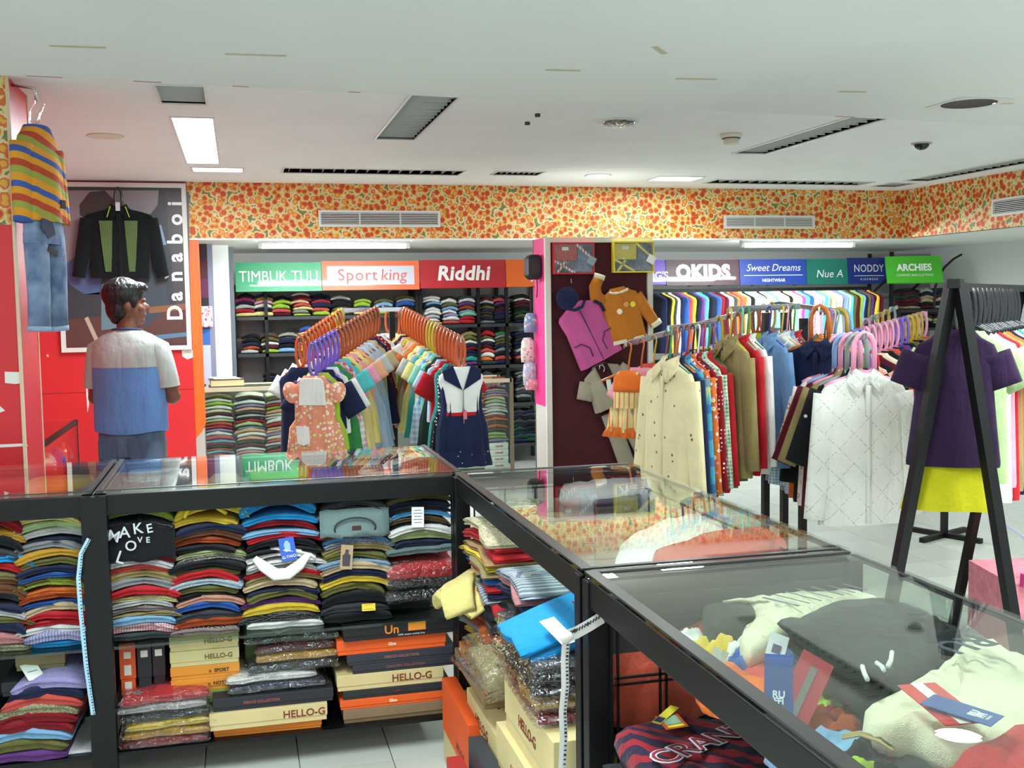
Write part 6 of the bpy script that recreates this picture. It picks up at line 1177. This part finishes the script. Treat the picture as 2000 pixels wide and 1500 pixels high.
jn = tag(obj('hanging_jeans', b, fabric('5a6f94', 'denim', '9fb2cc'), smooth=True, loc=p+Vector((.01, .0, -.355)), rot=(0, 0, hd_)), 'faded blue child\'s jeans hanging below the striped sweater', 'jeans'); obj('embroidery', MB().prism([(-.09, -.02), (-.02, -.03), (.0, -.08), (-.05, -.10), (-.1, -.06)], .003), plain('46485e', .9), jn, loc=(0, -.048, 0)); obj('waist_tag', MB().box((-.03, -.052, -.15), (.07, .004, .022), (0, .3, 0)), plain('3a3630', .7), jn)
for s in (-1, 1): b = MB(); b.sweep([(s*.066, 0, -.452), (s*.067, 0, -.472)], (.063, .039), 14); obj('turn_up', b, fabric('9fb2cc'), jn, smooth=True)
b = MB(); b.sweep([(0, 0, .0), (.01, 0, .05), (.03, 0, .09), (.025, 0, .14)], [.018, .022, .02, .008], 8); tag(obj('clear_film_twist', b, FILM, smooth=True, loc=p+Vector((-.01, -.01, .0))), 'twisted clear film tied above the striped sweater', 'film')
tag(obj('wall_hook', MB().sweep([(PX+.0, p.y, p.z+.16), (p.x, p.y, p.z+.15), (p.x+.005, p.y, p.z+.10)], .006, 6), CHROME, smooth=True), 'chrome hook on the red pillar holding the striped sweater', 'hook')
# small glass cabinet by the red wall
kx, ky0, ky1, kt = -.90, 5.12, 6.48, .90
g = thing('glass_cabinet', 'low black-edged glass cabinet of cloth hats beside the red pillar', 'cabinet', (kx-.28, (ky0+ky1)/2, 0)); hx, hy = .28, (ky1-ky0)/2
for sx in (-1, 1):
    for sy in (-1, 1): obj('post', MB().box((sx*(hx-.012), sy*(hy-.012), kt/2), (.024, .024, kt)), BLACKM, g)
    obj('top_edge', MB().box((sx*(hx-.01), 0, kt-.01), (.02, 2*hy, .02)), BLACKM, g)
obj('glass_top', MB().box((0, 0, kt-.004), (2*hx-.04, 2*hy-.02, .006)), GLASS, g); obj('glass_side', MB().box((hx-.004, 0, kt/2), (.005, 2*hy-.05, kt-.05)), GLASS, g)
for z in (.1, .62, .835): obj('shelf', MB().box((0, 0, z), (2*hx-.03, 2*hy-.03, .01)), plain('3a2a2a', .6) if z < .8 else GLASS, g)
obj('end_panel', MB().box((0, hy+.006, kt/2), (2*hx, .01, kt)), REDW, g)
kc = [('rust', 5.55), ('white', 5.8), ('dark_red', 5.75), ('blue', 5.95), ('mustard', 5.45), ('orange', 6.15), ('sky', 6.25), ('white', 5.65), ('navy', 5.5), ('lime', 5.7), ('red', 6.0), ('dark_red', 6.2), ('pale_blue', 5.35)]
for i, (c, y) in enumerate(kc):
    zz = .426 if i % 2 else .60
    heap('cloth_hat', f'{cn(c)} cloth hat heaped {"above" if i % 2 else "low"} in the glass cabinet, {ORD[i] if i else "first"} along', (-1.0+.0*i, y, .626 if i % 2 == 0 else .70), .17, .2, .13, cloth(c), 60+i, rz=i*.7, cat='hat', group='hats heaped in the glass cabinet')
for i, (c, y, l) in enumerate([('yellow', 5.75, 'yellow cloth under the cabinet glass'), ('pink', 5.55, 'pink cloth under the cabinet glass'), ('purple', 6.2, 'purple cloth under the cabinet glass'), ('pale_yellow', 5.95, 'cream cloth under the cabinet glass')]): heap('laid_cloth', l, (-1.2, y, .841), .28, .22, .04, cloth(c), 80+i, cat='garment')
# nook behind the orange edge
nx0, nx1 = at(386, 620, 9.0).x, at(409, 620, 9.0).x
g = thing('pilaster_poster', 'narrow poster strip in maroon, black and blue behind the orange edge', 'poster', ((nx0+nx1)/2, 9.0, 0)); hw_ = (nx1-nx0)/2
for z0, z1, c in ((0, 1.22, 'b9bcd0'), (1.22, 1.36, '2a62b0'), (1.36, 1.6, '121216'), (1.6, 1.75, '5a1440'), (1.75, 1.9, '45101c'), (1.9, SZ, '2a2226')): obj('colour_band', MB().b2((-hw_, 0, z0), (hw_, .03, z1)), plain(c, .5), g)
obj('grey_border', MB().b2((-hw_-.05, .005, 0), (-hw_, .03, SZ)).b2((hw_, .005, 0), (hw_+.04, .03, SZ)), plain('7a7e92', .6), g)
p = at(402, 598, 8.978); b = MB(); b.b2((-.055, -.02, -.17), (.05, .02, 0)); tag(obj('hanging_bag', b, fabric('d8c4c4', 'floral', 'f0e8e8', 'c05060', sc=1), loc=p, bevel=.01), 'small flowered plastic bag hanging behind the orange edge', 'bag')
# ================================================================== PERSON seen from behind, arms folded, head turned
PXY = at(252, 700, 5.9); g = thing('person', 'person in a grey and blue T-shirt seen from behind, arms folded, looking aside', 'person', (PXY.x, 5.9, 0), R(163))
SKIN = plain('7a4a36', .55, name='skin'); b = MB(); PX_ = None
HA = R(-58); Mh = Matrix.Rotation(HA, 4, 'Z'); Hc = Vector((0, .0, 1.545))
def H(c): return Hc + Mh @ (Vector(c))
hr = (0, 0, HA)
b.ell(H((0, .01, .02)), (.072, .09, .10), rot=hr); b.ell(H((0, -.03, -.035)), (.056, .062, .075), rot=hr); b.ell(H((0, -.062, -.085)), (.028, .026, .024), rot=hr)
b.ell(H((0, -.098, -.018)), (.011, .017, .022), 10, 8, rot=hr); b.ell(H((0, -.082, .02)), (.045, .014, .012), rot=hr); b.ell(H((0, -.086, -.055)), (.022, .010, .010), rot=hr)
for s in (-1, 1): b.ell(H((s*.072, .008, -.012)), (.010, .02, .031), 10, 8, rot=hr); b.ell(H((s*.04, -.06, -.025)), (.022, .022, .025), rot=hr)
b.sweep([(0, .012, 1.36), (0, .012, 1.42), (0, .004, 1.47)], [.062, .052, .05], 14)
b.loft([[(w_*math.cos(2*math.pi*k/20), d_*math.sin(2*math.pi*k/20), z) for k in range(20)] for z, w_, d_ in ((.80, .155, .10), (.92, .155, .105), (1.05, .145, .10), (1.2, .155, .11), (1.31, .155, .10), (1.36, .11, .08), (1.40, .065, .06))])
for s in (-1, 1):
    sh_ = Vector((s*.15, 0, 1.315)); el = Vector((s*.205, -.05, 1.06)); wr_ = Vector((-s*.04, -.20+(.02 if s > 0 else -.02), 1.12 if s > 0 else 1.09))
    b.ell(sh_, (.045, .05, .05)); b.sweep([sh_, sh_.lerp(el, .5), el], [.045, .043, .038], 12, up=(0, 0, 1) if False else (0, 1, 0)); b.ell(el, (.042, .042, .042)); b.sweep([el, el.lerp(wr_, .4), wr_], [.04, .038, .028], 12, up=(0, 0, 1))
    hc = wr_+Vector((-s*.06, .01, 0)); b.ell(hc, (.05, .018, .038))
    for f_ in range(4):
        q0 = hc+Vector((-s*.035, 0, .027-.018*f_)); ln = (.065, .075, .07, .055)[f_]; q1 = q0+Vector((-s*ln*.6, .008, -.002)); q2 = q1+Vector((-s*ln*.4, .03, -.004)); b.sweep([q0, q1, q2], [.0095, .009, .0075], 8, up=(0, 0, 1)); b.ell(q2, (.0075, .0075, .0075), 8, 6)
    b.sweep([hc+Vector((s*.01, -.005, .03)), hc+Vector((-s*.02, -.008, .055)), hc+Vector((-s*.045, 0, .062))], [.011, .010, .008], 8)
    hp_ = Vector((s*.085, 0, .84)); kn = Vector((s*.095, -.012, .47)); an = Vector((s*.10, .02, .09)); b.sweep([hp_, hp_.lerp(kn, .5), kn, kn.lerp(an, .4), an], [.085, .075, .055, .056, .036], 14); b.ell(an+Vector((0, -.06, -.05)), (.042, .12, .035))
body = baked(b, ('REMESH', dict(mode='VOXEL', voxel_size=.006)), ('SMOOTH', dict(factor=.5, iterations=4))); link('body', body, SKIN, g)
hb_ = MB(); hb_.ell(H((0, .022, .05)), (.09, .104, .092), rot=hr); hb_.ell(H((0, .048, -.02)), (.072, .06, .075), rot=hr); hb_.ell(H((0, -.055, .082)), (.066, .055, .034), rot=hr); hb_.ell(H((0, .055, -.075)), (.045, .03, .03), rot=hr); hb_.ell(H((.02, -.085, .07)), (.03, .028, .02), rot=hr)
for s in (-1, 1): hb_.ell(H((s*.07, -.022, .02)), (.012, .02, .045), rot=hr)
hm = baked(hb_, ('REMESH', dict(mode='VOXEL', voxel_size=.006)), ('SMOOTH', dict(factor=.5, iterations=5)))
hmt, t, bs_ = nt('black_hair'); bs_.inputs['Base Color'].default_value = (.006, .005, .006, 1); bs_.inputs['Roughness'].default_value = .32; tc = N(t, 'ShaderNodeTexCoord'); wv = N(t, 'ShaderNodeTexNoise', i_Scale=60.0, i_Detail=3.0); mp = N(t, 'ShaderNodeMapping'); mp.inputs['Scale'].default_value = (1, 1, .12); t.links.new(tc.outputs['Object'], mp.inputs[0]); t.links.new(mp.outputs[0], wv.inputs['Vector']); bp = N(t, 'ShaderNodeBump', i_Strength=.8, i_Distance=.02); t.links.new(wv.outputs['Fac'], bp.inputs['Height']); t.links.new(bp.outputs[0], bs_.inputs['Normal'])
link('hair', hm, hmt, g)
for s in (-1, 1): ey = obj('eye', MB().ell(H((s*.03, -.082, .0)), (.011, .008, .007), 10, 8), plain('e8e4de', .3), g, smooth=True); obj('iris', MB().ell(H((s*.03, -.0885, .0)), (.005, .003, .005), 8, 6), plain('18100c', .2), ey, smooth=True)
def shirt_part(name, rows, mat, n=40, cap=False):
    q = MB(); out = []
    for z, w_, d_, y in rows:
        out.append([(w_*math.copysign(abs(math.cos(a))**.8, math.cos(a)), y+d_*math.copysign(abs(math.sin(a))**.85, math.sin(a))*(1+.05*math.sin(5*a+z*6)*(1.4-z)), z+.006*math.sin(3*a)*(1 if z < 1 else 0)) for a in [2*math.pi*k/n for k in range(n)]])
    q.loft(out, cap=cap); return obj(name, q, mat, g, smooth=True)
GRYC = fabric('b9bcb8'); BLUC = fabric('6c93d0')
shirt_part('shirt_lower', [(.885, .182, .135, 0), (.90, .184, .138, 0), (1.0, .184, .138, 0), (1.1, .183, .138, 0), (1.225, .184, .136, 0)], BLUC)
shirt_part('shirt_upper', [(1.222, .185, .137, 0), (1.28, .186, .134, 0), (1.325, .184, .122, 0), (1.36, .165, .105, .004), (1.388, .12, .088, .008), (1.408, .072, .072, .01), (1.412, .066, .066, .01)], GRYC)
b = MB(); b.sweep([(.068*math.cos(a), .01+.068*math.sin(a), 1.412+.006*math.sin(a)) for a in [2*math.pi*k/24 for k in range(25)]], (.009, .006), 8, up=(0, 0, 1), cap=False); obj('collar_band', b, plain('34406c', .8), g, smooth=True)
for s in (-1, 1):
    b = MB(); b.sweep([(s*.125, .004, 1.352), (s*.158, 0, 1.318), (s*.175, -.008, 1.24), (s*.188, -.02, 1.15), (s*.190, -.022, 1.115)], [(.03, .06), (.054, .074), (.056, .076), (.058, .076), (.060, .077)], 18, up=(0, 1, 0), cap=False); obj('sleeve', b, GRYC, g, smooth=True)
DEN = fabric('4f5e74', 'denim', '7486a0'); b = MB()
b.loft([[(w_*math.cos(a), d_*math.sin(a), z) for a in [2*math.pi*k/24 for k in range(24)]] for z, w_, d_ in ((.98, .165, .112), (.90, .172, .122), (.82, .172, .125), (.76, .16, .115))])
for s in (-1, 1): b.sweep([(s*.085, 0, .84), (s*.09, 0, .7), (s*.097, -.01, .47), (s*.1, .012, .25), (s*.1, .015, .04)], [(.088, .11), (.085, .10), (.072, .08), (.068, .075), (.075, .085)], 18)
link('jeans', baked(b, ('REMESH', dict(mode='VOXEL', voxel_size=.008)), ('SMOOTH', dict(factor=.5, iterations=4))), DEN, g)
for s in (-1, 1):
    b = MB(); b.prism([(s*.03, .86), (s*.125, .86), (s*.12, .76), (s*.08, .735), (s*.035, .76)], .004); b.v = [(x, .126-y*1.0-(.05*(abs(x)-.05) if abs(x) > .05 else 0), z) for x, y, z in b.v]; obj('back_pocket', b, fabric('56667e'), g)
    obj('shoe', MB().ell((s*.1, -.045, .04), (.048, .14, .042)), plain('1c1c20', .5), g, smooth=True)
